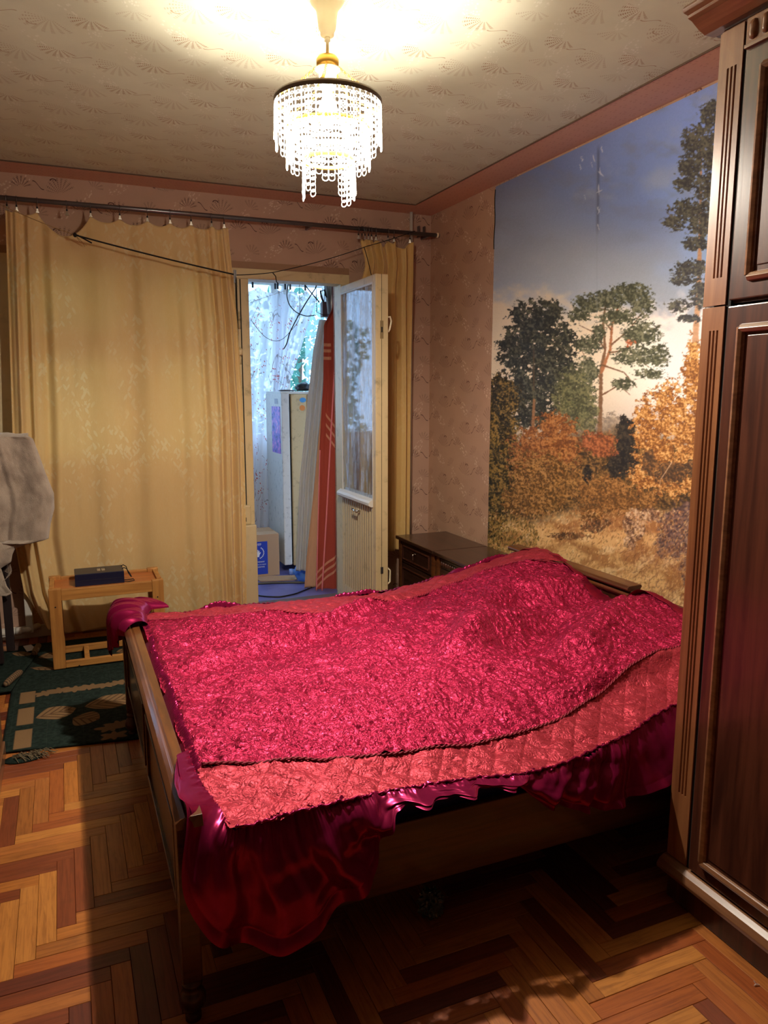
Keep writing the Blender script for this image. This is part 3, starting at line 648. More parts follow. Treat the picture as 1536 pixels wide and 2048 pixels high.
prof = [(WXF + .02, 2.245), (WXF - .012, 2.245), (WXF - .03, 2.252), (WXF - .055, 2.268), (WXF - .068, 2.272), (WXF - .068, 2.278), (WXF - .082, 2.281), (WXF - .086, 2.288), (WXF - .080, 2.296), (WXF + .02, 2.30)]
MB().prism(prof, 'y', WY0 - .03, WY1 + .035).build('cornice', WARDM, wd, bevel=.0015)
MB().box(WXF + .02, WXB, WY0, WY1 + .03, 2.245, 2.298).build('top_panel', WARDW, wd)

# ================================================================== NIGHTSTANDS
def nightstand(y0, y1, label, drill):
    x0, x1, zt = 1.945, 2.298, .487
    t = thing('nightstand', ((x0 + x1) / 2, (y0 + y1) / 2, 0), label, 'nightstand')
    MB().box(x0 + .02, x1, y0 + .008, y1 - .008, .0, zt - .022).build('body', NSW, t, bevel=.003)
    MB().box(x0 - .012, x1 + .004, y0, y1, zt - .022, zt).build('top', NSW, t, bevel=.006)
    for y in (y0 + .012, y1 - .048): MB().box(x0 + .006, x0 + .024, y, y + .036, .03, zt - .024).build('pilaster', DWOODY, t, bevel=.002)
    f = zt - .03
    if drill:
        MB().box(x0 + .012, x0 + .022, y0 + .055, y1 - .055, f - .055, f - .005).build('frieze', NSW, t)
        y = y0 + .065
        while y < y1 - .065:
            MB().lathe([(.001, 0), (.008, .004), (.009, .02), (.001, .03)], (x0 + .012, y, f - .045), 8).build('frieze_stud', WARDW, t, smooth=True); y += .026
        f -= .06
    for (z1, z0, nm) in ((f, f - .13, 'drawer'), (f - .14, .05, 'door')):
        d = MB().box(x0 + .008, x0 + .022, y0 + .055, y1 - .055, z0, z1).build(nm, NSW, t, bevel=.002)
        fb = MB(); e = .028
        for (a, b_, c, dd) in ((y0 + .055 + e, y1 - .055 - e, z0 + e - .008, z0 + e), (y0 + .055 + e, y1 - .055 - e, z1 - e, z1 - e + .008), (y0 + .055 + e - .008, y0 + .055 + e, z0 + e, z1 - e), (y1 - .055 - e, y1 - .055 - e + .008, z0 + e, z1 - e)): fb.box(x0, x0 + .01, a, b_, c, dd)
        fb.build('panel_moulding', WARDW, d, bevel=.002)
        ym = (y0 + y1) / 2; zm = (z0 + z1) / 2
        MB().tube([(x0 + .008, ym, zm + .02), (x0 - .014, ym, zm + .018), (x0 - .012, ym, zm - .01), (x0 - .004, ym + .004, zm - .022)], .003, 6).tube([(x0 - .002, ym - .02, zm + .024), (x0 - .002, ym + .02, zm + .024)], .003, 6).build('handle', CHROME, d, smooth=True)
    return t
nightstand(3.80, 4.33, 'dark brown bedside cabinet in the far corner below the short curtain', False)
nightstand(3.27, 3.795, 'dark brown bedside cabinet with studded frieze right beside the bed', True)

# ================================================================== BED
BX, BX2, BYN, BYF = .172, 2.10, 1.52, 3.10
bed = thing('bed', (1.1, 2.3, 0), 'dark walnut double bed frame with turned feet under the red bedspread', 'bed')
# footboard
MB().box(BX + .008, BX + .036, BYN + .04, BYF - .04, .19, .485).build('footboard', DWOOD, bed, bevel=.003)
for y0, y1 in ((BYN + .10, BYN + .72), (BYN + .80, BYF - .10)):
    b = MB()
    for (a, c, d, e) in ((y0, y1, .235, .247), (y0, y1, .43, .442), (y0, y0 + .012, .247, .43), (y1 - .012, y1, .247, .43)): b.box(BX + .0, BX + .012, a, c, d, e)
    b.build('panel_moulding', DWOODX, bed, bevel=.002)
MB().prism([(BX - .002, .486), (BX - .006, .494), (BX - .006, .502), (BX + .004, .510), (BX + .014, .514), (BX + .020, .511), (BX + .026, .514), (BX + .050, .514), (BX + .052, .486)], 'y', BYN - .018, BYF + .018).build('top_rail', DWOODY, bed, bevel=.001)
def bed_post(x, y, ztop):
    p = MB().box(x, x + .043, y, y + .043, .105, ztop).build('post', DWOODX, bed, bevel=.003)
    MB().lathe([(.019, .105), (.019, .098), (.023, .094), (.023, .088), (.015, .082), (.024, .072), (.030, .055), (.029, .040), (.020, .028), (.012, .022), (.018, .015), (.018, .0)], (x + .0215, y + .0215, 0), 24).build('turned_foot', DWOOD, p, smooth=True)
bed_post(BX - .004, BYN, .488); bed_post(BX - .004, BYF - .043, .488)
bed_post(BX2 - .02, BYN, .42); bed_post(BX2 - .02, BYF + .05, .42)
MB().box(BX + .036, BX2, BYN + .022, BYN + .044, .170, .352).build('side_rail', DWOODX, bed, bevel=.003)
MB().box(BX + .036, BX2, BYF - .044, BYF - .022, .170, .385).build('side_rail', DWOODX, bed, bevel=.003)
MB().box(BX + .05, BX2 - .02, BYN + .06, BYF - .06, .20, .24).build('slat_base', DWOODX, bed)
# headboard
HX = 2.10
MB().box(HX, HX + .024, BYN, 3.20, .20, .575).build('headboard', DWOOD, bed, bevel=.003)
MB().prism([(HX - .010, .565), (HX - .016, .575), (HX - .014, .585), (HX + .045, .588), (HX + .048, .565)], 'y', BYN - .02, 3.21).build('lower_head_rail', DWOODY, bed, bevel=.002)
MB().box(HX + .002, HX + .022, 2.36, 3.19, .588, .60).build('crest_board', DWOOD, bed)
MB().prism([(HX - .02, .597), (HX - .026, .604), (HX - .024, .612), (HX - .016, .618), (HX + .045, .620), (HX + .050, .612), (HX + .040, .597)], 'y', 2.325, 3.225).build('crest_rail', DWOODY, bed, bevel=.002)
# mattress
MATB = dirt('navy_mattress_cloth', srgb(24, 26, 96), .8, .2, 30, .3)
mt = MB().box(BX + .06, BX2 - .01, BYN + .046, BYF - .05, .245, .42).build('mattress', MATB, None, bevel=.03, segs=4)
tag(mt, 'navy blue mattress showing under the near edge of the red bedspread', 'mattress')
PILL = Mat('pillow_cotton', srgb(190, 180, 170), .8).m
pl = MB().lathe([(.02, 0), (.16, .01), (.21, .04), (.22, .06), (.20, .09), (.12, .115), (.02, .12)], (0, 0, 0), 24).build('pillow', PILL, None, smooth=True)
pl.location = (1.86, 2.80, .44); pl.scale = (.75, 1.3, .65); tag(pl, 'pillow hidden under the raised head corner of the red bedspread', 'pillow')

# ---- bedspread surface
cxs = np.array([.20, .45, .75, 1.05, 1.35, 1.62, 1.85, 2.09]); cys = np.array([1.485, 1.75, 2.05, 2.22, 2.38, 2.65, 2.88, 3.09])
HT = np.array([  # rows x, cols y
    [.470, .512, .514, 0.514, .514, .516, .520, .515],
    [.455, .495, .505, 0.502, .500, .500, .520, .515],
    [.445, .485, .505, 0.502, .500, .485, .510, .500],
    [.435, .485, .515, 0.518, .520, .500, .500, .490],
    [.445, .495, .520, 0.522, .525, .520, .515, .495],
    [.460, .520, .530, 0.532, .535, .545, .555, .535],
    [.475, .545, .555, 0.550, .545, .570, .610, .580],
    [.480, .560, .590, .612, .535, .600, .650, .605]])

def cubic1(xk, f, x):
    """catmull-rom along axis 0"""
    n = len(xk); i = np.clip(np.searchsorted(xk, x) - 1, 0, n - 2); t = ((x - xk[i]) / (xk[i + 1] - xk[i])).reshape((-1,) + (1,) * (f.ndim - 1)); t = np.clip(t, 0, 1)
    g = lambda k: f[np.clip(k, 0, n - 1)]
    a, b_, c, d = g(i - 1), g(i), g(i + 1), g(i + 2)
    return .5 * ((2 * b_) + (-a + c) * t + (2 * a - 5 * b_ + 4 * c - d) * t * t + (-a + 3 * b_ - 3 * c + d) * t ** 3)
def spread_z(xv, yv):
    A = cubic1(cxs, HT, xv); return cubic1(cys, A.T, yv).T
def crinkle(X, Y):
    """crushed satin: short straight creases of changing direction"""
    h = np.zeros(X.shape); W_ = np.full(X.shape, 1e-3); wp = (fbm(X * 7, Y * 7, 40, 3) - .5) * 2.6
    for k in range(9):
        a = k * 2.399; f = (24, 38, 56)[k % 3] * (.85 + .05 * k)
        s_ = (X * math.cos(a) + Y * math.sin(a)) * f + wp * (1 + .3 * (k % 2)) + k * .37
        tri = np.abs(s_ % 1 - .5) * 2; tri = tri ** .75
        wgt = sstep(.42, .62, vnoise(X * 15 + 13 * k, Y * 15 + 7 * k, 50 + k)) * (28 / f)
        h += tri * wgt; W_ += wgt * .5 + .25
    h = h / np.sqrt(W_)
    fine = 1 - np.abs(2 * vnoise((X * .8 + Y * .6 + wp * .02) * 70, (Y * .8 - X * .6) * 120, 61) - 1)
    return h * .75 + fine * .12 - .55
def folds(X, Y):
    """large soft folds and valleys seen across the cover"""
    def ridge(x0, y0, x1, y1, w, h):
        dx, dy = x1 - x0, y1 - y0; L = math.hypot(dx, dy); t = np.clip(((X - x0) * dx + (Y - y0) * dy) / L / L, 0, 1)
        d = np.hypot(X - x0 - t * dx, Y - y0 - t * dy); e = np.sin(np.clip(t, 0, 1) * PI) ** .5
        return h * e * np.exp(-(d / w) ** 2)
    z = ridge(.30, 2.40, 1.40, 2.93, .042, .026) + ridge(1.15, 2.15, 1.75, 2.75, .07, .028) + ridge(.9, 2.0, 1.35, 2.55, .09, -.014) + ridge(1.5, 1.95, 2.0, 2.25, .08, .03) + ridge(1.35, 2.2, 1.55, 1.9, .08, -.02)
    z += ridge(1.18, 2.18, 1.68, 2.46, .05, .020) + ridge(1.42, 2.12, 1.80, 2.36, .08, -.024) + ridge(1.32, 1.95, 1.62, 2.08, .06, .014)
    z += ridge(1.45, 2.55, 2.0, 2.45, .08, -.022) + ridge(.5, 1.95, 1.1, 1.85, .07, .01) + ridge(1.3, 1.75, 1.9, 1.80, .03, .018) + ridge(1.7, 2.7, 2.05, 2.55, .06, .02)
    return z * 1.9 + (fbm(X * 4, Y * 4, 60, 3) - .5) * .04 + (fbm(X * 11, Y * 9, 63, 3) - .5) * .012
def surf(xv, yv, amp):
    X, Y = np.meshgrid(xv, yv, indexing='ij'); Z = spread_z(xv, yv) + folds(X, Y) * sstep(.2, .35, X) * sstep(1.47, 1.62, Y)
    return X, Y, Z
def satin(name, c1, c2, rough=.36, bs=.5, crumple=False, sheen=.35, metal=.45):
    m = Mat(name, c1, rough, metal); m.b.inputs['Sheen Weight'].default_value = sheen; m.b.inputs['Sheen Tint'].default_value = (1, .35, .5, 1); m.b.inputs['Sheen Roughness'].default_value = .35
    m.b.inputs['Specular IOR Level'].default_value = .5; m.b.inputs['Specular Tint'].default_value = (1, .35, .5, 1)
    v = m.xyz(); w = m.noise(v, 16, 3, .5, col=True)
    va = m.nt.nodes.new('ShaderNodeMix'); va.data_type = 'VECTOR'; va.inputs[0].default_value = .09; m.nt.links.new(v, va.inputs[4]); m.nt.links.new(w, va.inputs[5])
    if crumple:
        n1 = m.noise(va.outputs[1], 70, 4, .6, .6); r = 1.0 - (n1 * 2 - 1).abs() * 2.2
        n2_ = m.voro(va.outputs[1], 75, 'DISTANCE_TO_EDGE'); h = r * .6 + n2_.ss(0, .35) * .8
        m.color(m.mix(n1.ss(.35, .65), c1, c2)); m.bump(h, bs, .0035)
    else:
        n1 = m.noise(v, 40, 3); m.color(m.mix(n1.ss(.4, .7), c1, c2)); m.bump(m.noise(v, 9, 4, .5), bs, .01)
    return m.m
CRIM = satin('crimson_crushed_satin', srgb(180, 40, 78), srgb(140, 22, 54), .36, .6, True, .05, .6)
QUIL = satin('quilted_red_satin', srgb(172, 56, 68), srgb(156, 44, 56), .45, .4, True, .1, .45)
WINE = satin('wine_satin', srgb(138, 22, 68), srgb(134, 20, 64), .27, .04, False, .05, .6)
BRAID = dirt('dark_red_braid', srgb(140, 10, 44), .6, .2, 90, .5)
sp = thing('bedspread', (1.1, 2.3, .45), 'crimson satin bedspread with quilted borders and wine ruffles draped over the bed', 'bedspread')
YS0, YS1 = 1.735, 2.885
TX_ = np.linspace(.18, 2.12, 720); TY_ = np.linspace(1.40, 3.14, 640); TZ_ = surf(TX_, TY_, 1)[2]
def zs(X, Y):
    """height of the cover at any place"""
    u = np.clip((X - TX_[0]) / (TX_[1] - TX_[0]), 0, len(TX_) - 1.001); v = np.clip((Y - TY_[0]) / (TY_[1] - TY_[0]), 0, len(TY_) - 1.001)
    i = u.astype(int); j = v.astype(int); a = u - i; b = v - j
    return (TZ_[i, j] * (1 - a) + TZ_[i + 1, j] * a) * (1 - b) + (TZ_[i, j + 1] * (1 - a) + TZ_[i + 1, j + 1] * a) * b
def curve(xk, yk):
    xd = np.linspace(.18, 2.12, 400); yd = np.interp(xd, xk, yk); k = np.hanning(45); k /= k.sum(); yd = np.convolve(np.r_[[yd[0]] * 22, yd, [yd[-1]] * 22], k, 'valid')
    return lambda x: np.interp(x, xd, yd)
yN = curve([.25, .45, .6, .71, .87, 1.05, 1.25, 1.45, 1.63, 1.85, 2.1], [1.492, 1.515, 1.525, 1.535, 1.52, 1.49, 1.51, 1.55, 1.60, 1.64, 1.66])
yS = curve([.25, .55, .75, 1.0, 1.25, 1.5, 1.85, 2.1], [1.735, 1.665, 1.645, 1.64, 1.655, 1.74, 1.82, 1.86])
yF = curve([.25, .5, .76, 1.03, 1.27, 1.57, 1.80, 1.93, 2.08], [2.95, 2.94, 2.87, 2.79, 2.80, 2.90, 2.93, 2.86, 2.72])
NX = 560
xv = np.linspace(.235, 2.085, NX)[:, None]
def panel(y0f, y1f, n):
    v = np.linspace(0, 1, n)[None, :]; X = xv + 0 * v; Y = y0f(xv) * (1 - v) + y1f(xv) * v; return X, Y, v
X, Y, V_ = panel(yS, yF, 350); Z = zs(X, Y)
edge = sstep(.235, .29, X)
Zc = Z + crinkle(X, Y) * .0125 * (.7 + .6 * fbm(X * 3, Y * 3, 47, 2)) - (1 - sstep(.235, .27, X)) * .012
PXs = X + (fbm(X * 0 + 3, Y * 7, 70, 3) - .5) * .02 * (1 - edge)
grid('crinkled_panel', np.stack([PXs, Y, Zc], -1), CRIM, sp)
def quilt(X, Y):
    s = .085; wq = (fbm(X * 6, Y * 6, 76, 2) - .5) * .03; a = np.abs(((X + Y * 1.0 + wq) / s) % 1 - .5) * 2; b_ = np.abs(((X - Y * 1.0 + wq) / s) % 1 - .5) * 2
    q = np.minimum(1 - a, 1 - b_); return (np.sqrt(np.clip(q, 0, 1)) - .5)
X, Y, V_ = panel(yN, yS, 90)
wob = (fbm(X * 6, X * 0 + 2, 71, 3) - .5) * .02
Yw = Y + wob * (1 - V_)
x_in = .235 + (1 - V_) * .043
Xn = x_in + (X - .235) * (2.085 - x_in) / (2.085 - .235)
grid('quilted_border', np.stack([Xn, Yw, zs(Xn, Yw) + quilt(X, Y) * .006 + (fbm(X * 12, Y * 20, 72, 4) - .5) * .014], -1), QUIL, sp)
X, Y, V_ = panel(yF, lambda x: 3.10 + 0 * x, 80)
grid('quilted_border', np.stack([X, Y + (fbm(X * 6, X * 0 + 5, 73, 3) - .5) * .03 * V_ ** 4, zs(X, Y) + quilt(X, Y) * .007 + (fbm(X * 12, Y * 20, 74, 4) - .5) * .014 + .012 * sstep(1.9, 2.05, X) - sstep(.8, 1, V_) * .02], -1), QUIL, sp)
def braid(yc, x0=.26, x1=2.07, dz=.004):
    xs_ = np.linspace(x0, x1, 420); Yb = yc(xs_); Z = zs(xs_, Yb)[:, None]; b = MB()
    for ph in (0, PI):
        b.tube([(x, Yb[i] + .0035 * math.sin(i * .9 + ph), float(Z[i, 0]) + dz + .002 * math.cos(i * .9 + ph)) for i, x in enumerate(xs_)], .0026, 5)
    return b.build('braid_trim', BRAID, sp, smooth=True)
braid(yS); braid(yF)
# shirred strip along the foot edge
ys_ = np.linspace(1.70, 3.07, 420); vs_ = np.linspace(0, 1, 14); YY, VV = np.meshgrid(ys_, vs_, indexing='ij')
gath = np.sin(YY * 2 * PI / .013 + 3 * np.sin(YY * 40)) * .0028 + (fbm(YY * 30, VV * 3, 80, 3) - .5) * .012
a_ = VV * PI * .95
XX = .262 - .030 * np.sin(a_ * .5) - .008 + (fbm(YY * 5, YY * 0, 81, 3) - .5) * .02; ZZ = .512 - .028 * (1 - np.cos(a_)) * .5 + gath + (1 - VV) * .004
grid('shirred_edge', np.stack([XX + gath * .6, YY, ZZ], -1), WINE, sp)

def resample(pts, n):
    P = np.array(pts, float); d = np.r_[0, np.cumsum(np.linalg.norm(np.diff(P, axis=0), axis=1))]; t = np.linspace(0, d[-1], n)
    Q = np.stack([np.interp(t, d, P[:, k]) for k in range(3)], 1)
    ker = np.hanning(max(3, n // 40) | 1); ker /= ker.sum(); h = len(ker) // 2
    for k in range(3): Q[:, k] = np.convolve(np.r_[[Q[0, k]] * h, Q[:, k], [Q[-1, k]] * h], ker, 'valid')
    return Q
def ruffle(name, A, B, n, m, outv, pleats, amp, seed, belly=.02, mat=None):
    """sheet hung between attachment curve A and hem curve B (same parametrisation)"""
    A = resample(A, n); B = resample(B, n); s = np.linspace(0, 1, n)[:, None]; t = np.linspace(0, 1, m)[None, :]
    P = A[:, None, :] * (1 - t[..., None]) + B[:, None, :] * t[..., None]
    ph = s * pleats * 2 * PI + (fbm(s * pleats * .5 + t * 0, s * 0 + t * 1.2, seed, 3) - .5) * 7
    w = np.sin(ph) + .5 * np.sin(ph * 2.3 + 1 + t * 2); w = np.sign(w) * np.abs(w) ** .8
    gat = np.sin(s * pleats * 9 * 2 * PI + 4 * np.sin(s * 60)) * np.exp(-t * 9) * .003
    out = np.array(outv(s[:, 0]))
    disp = (w * amp * (.25 + .75 * t) + belly * np.sin(t * PI * .8) + gat + (fbm(s * 30, t * 5, seed + 5, 3) - .5) * .012)
    P = P + out[:, None, :] * disp[..., None]
    P[..., 2] += (fbm(s * 90, t * 3, seed + 9, 2) - .5) * .006 * np.exp(-t * 4)
    return grid(name, P, mat or WINE, sp)
# near ruffle wrapping the foot corner
A = [(.236, 1.80, .520), (.240, 1.70, .512), (.262, 1.58, .490), (.286, 1.487, .462), (.42, 1.478, .452), (.66, 1.475, .444), (.85, 1.475, .438), (1.06, 1.475, .434), (1.3, 1.475, .444), (1.55, 1.478, .462), (1.80, 1.48, .475), (2.08, 1.48, .480)]
B = [(.197, 1.73, .530), (.180, 1.61, .532), (.186, 1.50, .545), (.184, 1.468, .505), (.166, 1.466, .41), (.168, 1.470, .36), (.215, 1.465, .25), (.264, 1.462, .207), (.36, 1.462, .172), (.44, 1.462, .175), (.543, 1.462, .232), (.60, 1.464, .29), (.655, 1.468, .435), (.86, 1.472, .432), (1.00, 1.470, .420), (1.04, 1.466, .385), (1.08, 1.464, .35), (1.258, 1.462, .298), (1.50, 1.462, .322), (1.80, 1.46, .345), (2.08, 1.46, .365)]
# re-time the hem so it matches the attachment curve piece by piece
def retime(A, B, pairs, n=900):
    A = np.array(A, float); B = np.array(B, float); RA, RB = [], []
    for (a0, a1, b0, b1) in pairs:
        k = max(8, int(n * np.linalg.norm(A[a1] - A[a0]) / 2.2)) + 12
        RA.append(resample_lin(A[a0:a1 + 1], k)[:-1]); RB.append(resample_lin(B[b0:b1 + 1], k)[:-1])
    RA.append(A[pairs[-1][1]][None]); RB.append(B[pairs[-1][3]][None]); return np.concatenate(RA), np.concatenate(RB)
def resample_lin(P, n):
    d = np.r_[0, np.cumsum(np.linalg.norm(np.diff(P, axis=0), axis=1))]; t = np.linspace(0, d[-1], n); return np.stack([np.interp(t, d, P[:, k]) for k in range(3)], 1)
def smooth(Q, w):
    ker = np.hanning(w | 1); ker /= ker.sum(); h = len(ker) // 2; return np.stack([np.convolve(np.r_[[Q[0, k]] * h, Q[:, k], [Q[-1, k]] * h], ker, 'valid') for k in range(3)], 1)
RA, RB = retime(A, B, [(0, 2, 0, 2), (2, 3, 2, 6), (3, 4, 6, 9), (4, 5, 9, 12), (5, 7, 12, 15), (7, 9, 15, 18), (9, 11, 18, 20)])
RA = smooth(RA, 21); RB = smooth(RB, 35); n = len(RA); m = 80
_k = sstep(.28, .33, RA[:, 0]) * (RA[:, 1] < 1.52)
_yi = yN(RA[:, 0]) + (fbm(RA[:, 0] * 6, RA[:, 0] * 0 + 2, 71, 3) - .5) * .02 - .001; _zi = zs(RA[:, 0], _yi) + .001
RA[:, 2] = RA[:, 2] * (1 - _k) + _zi * _k; RA[:, 1] = RA[:, 1] * (1 - _k) + _yi * _k
s = np.linspace(0, 1, n)[:, None]; t = np.linspace(0, 1, m)[None, :]
P = RA[:, None, :] * (1 - t[..., None]) + RB[:, None, :] * t[..., None]
arc = np.r_[0, np.cumsum(np.linalg.norm(np.diff(RA, axis=0), axis=1))][:, None]
ph = arc * 2 * PI / .125 + (fbm(arc * 2.5 + t * 0, arc * 0 + t * 1.0, 90, 2) - .5) * 6
w = np.sin(ph) + .45 * np.sin(ph * 1.9 + 1 + t * 2) + .5 * np.sin(ph * 4.3) * np.exp(-t * 4)
gat = np.sin(arc * 2 * PI / .011 + 4 * np.sin(arc * 60)) * np.exp(-t * 10) * .003
disp = w * .017 * (.3 + .8 * t) * sstep(.05, .32, arc + t * 0) + .018 * np.sin(np.clip(t * 1.15, 0, 1) * PI) ** .7 + gat + (fbm(arc * 7, t * 3, 95, 2) - .5) * .03
_am = 1 - .75 * sstep(1.36, 1.46, RA[:, 0])
outv = _am[:, None] * np.stack([-.55 * (1 - sstep(.15, .34, arc[:, 0])), -.6 - .4 * sstep(.1, .34, arc[:, 0]), .35 * (1 - sstep(.1, .3, arc[:, 0]))], 1)
P = P + outv[:, None, :] * disp[..., None]
P[..., 2] += (fbm(arc * 60, t * 3, 99, 2) - .5) * .012 * np.exp(-t * 8)
grid('ruffle', P, WINE, sp)
# gathered header of the near ruffle
hd = MB(); xs_ = np.linspace(.29, 2.07, 300)
Yh = yN(xs_) + (fbm(xs_ * 6, xs_ * 0 + 2, 71, 3) - .5) * .02; Zh = zs(xs_, Yh)
hd.tube([(x, float(Yh[i]) - .003 + .003 * math.sin(i * .8), float(Zh[i]) + .001 + .002 * math.sin(i * 1.7)) for i, x in enumerate(xs_)], [.0035 + .0015 * math.sin(i * 2.3) for i in range(300)], 6)
hd.build('gathered_header', WINE, sp, smooth=True)
# far ruffle: hangs behind, a few folds stand above the edge
xs_ = np.linspace(.25, 2.05, 500)[:, None]; tt = np.linspace(0, 1, 24)[None, :]
Zf = surf(xs_[:, 0], np.array([3.095]), 1)[2]
hump = np.clip(fbm(xs_ * 9, xs_ * 0 + 4, 120, 3) - .42, 0, 1) * .06
P = np.stack([xs_ + 0 * tt, 3.10 + .05 * tt + .01 * np.sin(xs_ * 90) * tt, Zf - .012 + hump * np.sin(np.clip(tt * 2.5, 0, 1) * PI) - .20 * sstep(.3, 1, tt) + np.sin(xs_ * 300) * .002], -1)
grid('ruffle', P, WINE, sp)
# corner of ruffle falling over the far end of the footboard
A = [(.36, 3.10, .520), (.285, 3.08, .525), (.262, 3.00, .520), (.255, 2.90, .512)]
B = [(.24, 3.24, .40), (.135, 3.20, .36), (.110, 3.03, .37), (.165, 2.87, .505)]
RA = smooth(resample_lin(np.array(A, float), 160), 15); RB = smooth(resample_lin(np.array(B, float), 160), 31)
s = np.linspace(0, 1, 160)[:, None]; t = np.linspace(0, 1, 60)[None, :]
hx_ = sstep(0, .62, t)[..., None]; vz = sstep(.45, 1, t)
P = RA[:, None, :] * (1 - hx_) + RB[:, None, :] * hx_
P[..., 2] = RA[:, 2][:, None] * (1 - vz) + RB[:, 2][:, None] * vz + .045 * np.sin(np.clip(t * 1.7, 0, 1) * PI) * (.6 + .4 * np.sin(s * PI))
wv = (np.sin(s * 2 * PI * 4.5 + t * 1.5) + .5 * np.sin(s * 2 * PI * 10)) * .008 * sstep(.05, .5, t)
P[..., 0] -= wv; P[..., 2] += wv * .8
grid('ruffle_corner', P, WINE, sp)
# flap over the headboard side: bunched satin and turned-back wine lining
hx = np.linspace(1.55, 3.06, 260); tt = np.linspace(0, 1, 40)
S_, T_ = np.meshgrid(hx, tt, indexing='ij')
Zt = surf(np.array([2.082]), hx, 1)[2][0][:, None]
lift = .015 * np.exp(-((S_ - 2.25) / .08) ** 2) + .01 * np.exp(-((S_ - 2.80) / .25) ** 2)
grid('turned_back_edge', np.stack([2.086 - .012 * np.cos(T_ * PI) - .045 * np.sin(T_ * PI) * (1 + .4 * np.sin(S_ * 11)), S_, Zt + .012 + lift * np.sin(T_ * PI) + .008 * np.sin(S_ * 40) * T_ - .02 * T_], -1), satin('wine_lining', srgb(128, 8, 34), srgb(100, 5, 28), .5, .2), sp)
# satin puff rising by the nightstand
u_, v_ = np.meshgrid(np.linspace(0, 1, 60), np.linspace(0, 1, 50), indexing='ij'); pc = at(915, 1145, 'y', 3.16)
P = np.stack([pc[0] - .10 + .24 * u_, 3.05 + .16 * v_, pc[2] - .035 + .062 * np.sin(np.clip(u_ * 1.15, 0, 1) * PI) ** .8 * np.sin(np.clip(v_ * .9 + .1, 0, 1) * PI) + .006 * np.sin(u_ * 14 + v_ * 5)], -1)
grid('ruffle_puff', P, WINE, sp)

# ================================================================== CURTAINS
def jac(name, c, c2, transl, sc=1.0):
    m = Mat(name, c, .5); m.b.inputs['Sheen Weight'].default_value = .3; m.b.inputs['Specular IOR Level'].default_value = .35
    X, Y, Z = m.sep(m.xyz())
    lobe = m.noise(m.comb(X * 3.2, 0.0, Z * 2.4), 1, 3, .6).ss(.46, .56)
    a = X * .9 + Z * .44; b = Z * .9 - X * .44; a2 = X * .86 - Z * .5; b2 = Z * .86 + X * .5
    l1 = m.voro(m.comb(a * 46, b * 17, 0), 1, 'F1', .9).ss(.36, .30); l2 = m.voro(m.comb(a2 * 44, b2 * 16, 4), 1, 'F1', .9).ss(.34, .28)
    leaf = l1.max(l2) * lobe * .6
    weave = m.noise(m.comb(X * 90, 0.0, Z * 30), 1, 3, .6, 1.5)
    col = m.mix(leaf, c, c2); col = m.mix(weave.ss(.4, .7) * .12, col, c2)
    m.color(col); m.bump(leaf * .7 + weave * .25, .3, .003); m.cloth(col, transl); return m
GOLD = jac('gold_jacquard', srgb(244, 216, 156), srgb(252, 238, 198), .46)
GOLD2 = jac('gold_jacquard_plain', srgb(230, 192, 120), srgb(234, 200, 132), .28)

RODY = 4.505
rod = thing('curtain_rod', (.6, RODY, 2.395), 'long dark grey metal curtain rod across the window wall', 'curtain rod')
def rz(x): return 2.390 + (x + .223) * (2.400 - 2.390) / 2.54
MB().tube([(-1.18, RODY, rz(-1.18)), (2.315, RODY, rz(2.315))], .0125, 16).build('rod', METAL, rod, smooth=True)
ec = MB().lathe([(.014, 0), (.016, .004), (.016, .012), (.008, .016)], (0, 0, 0), 16).build('end_cap', CREAMPL, rod, smooth=True); ec.rotation_euler = (0, PI / 2, 0); ec.location = Vector((2.296, RODY, rz(2.3))) - rod.location
for x in (-1.0, 1.45, 2.24): MB().box(x, x + .012, RODY + .012, YF, rz(x) - .012, rz(x) + .012).build('bracket', METAL, rod, bevel=.003)
MB().box(2.215, 2.222, YF - .03, YF, 2.40, 2.47).box(2.255, 2.262, YF - .03, YF, 2.40, 2.47).build('wall_hook', METAL, rod)
CLIP = Mat('clip_steel', (.62, .58, .52, 1), .25, 1).m
def make_ring(label, group):
    t = thing('curtain_ring', (0, 0, 0), label, 'curtain ring', group)
    MB().torus((0, 0, -.006), .021, .0016, 'x', 20, 6).build('ring', METAL, t, smooth=True)
    MB().lathe([(.002, -.028), (.005, -.032), (.004, -.042)], (0, 0, 0), 8).build('swivel', BLACK, t, smooth=True)
    MB().prism([(-.004, -.040), (.004, -.040), (.0055, -.052), (.010, -.062), (-.010, -.062), (-.0055, -.052)], 'y', -.004, .004).build('clip', CLIP, t, bevel=.0008)
    return t
lab = 'steel clip ring holding up the large gold curtain'; grp = 'clip rings of the large gold curtain'
def curt_x(px, py=440): return at(px, py, 'y', RODY)[0]
clips_px = [16, 35, 76, 182, 240, 295, 340, 382, 423, 448]
r0 = make_ring(lab, grp)
ORD = ['first', 'second', 'third', 'fourth', 'fifth', 'sixth', 'seventh', 'eighth', 'ninth', 'tenth']
for i, px in enumerate(clips_px):
    o = r0 if i == 0 else copy_tree(r0); x = curt_x(px); o.location = (x, RODY, rz(x)); o.rotation_euler = (0, 0, random.uniform(-.35, .35)); tag(o, 'steel clip ring gripping the large gold curtain, %s gripping one from the left' % ORD[i])
o = copy_tree(r0); x = curt_x(135); o.location = (x, RODY, rz(x)); tag(o, 'steel clip ring hanging empty where the gold curtain sags')
clips2 = [717, 724, 730, 737, 743, 752, 776, 788, 820]
for i, px in enumerate(clips2):
    o = copy_tree(r0); x = curt_x(px, 470); o.location = (x, RODY, rz(x)); o.rotation_euler = (0, 0, random.uniform(-.5, .5)); tag(o, 'clip ring above the short right gold curtain, %s counted from the door side' % ORD[i], None, 'clip rings of the right curtain')

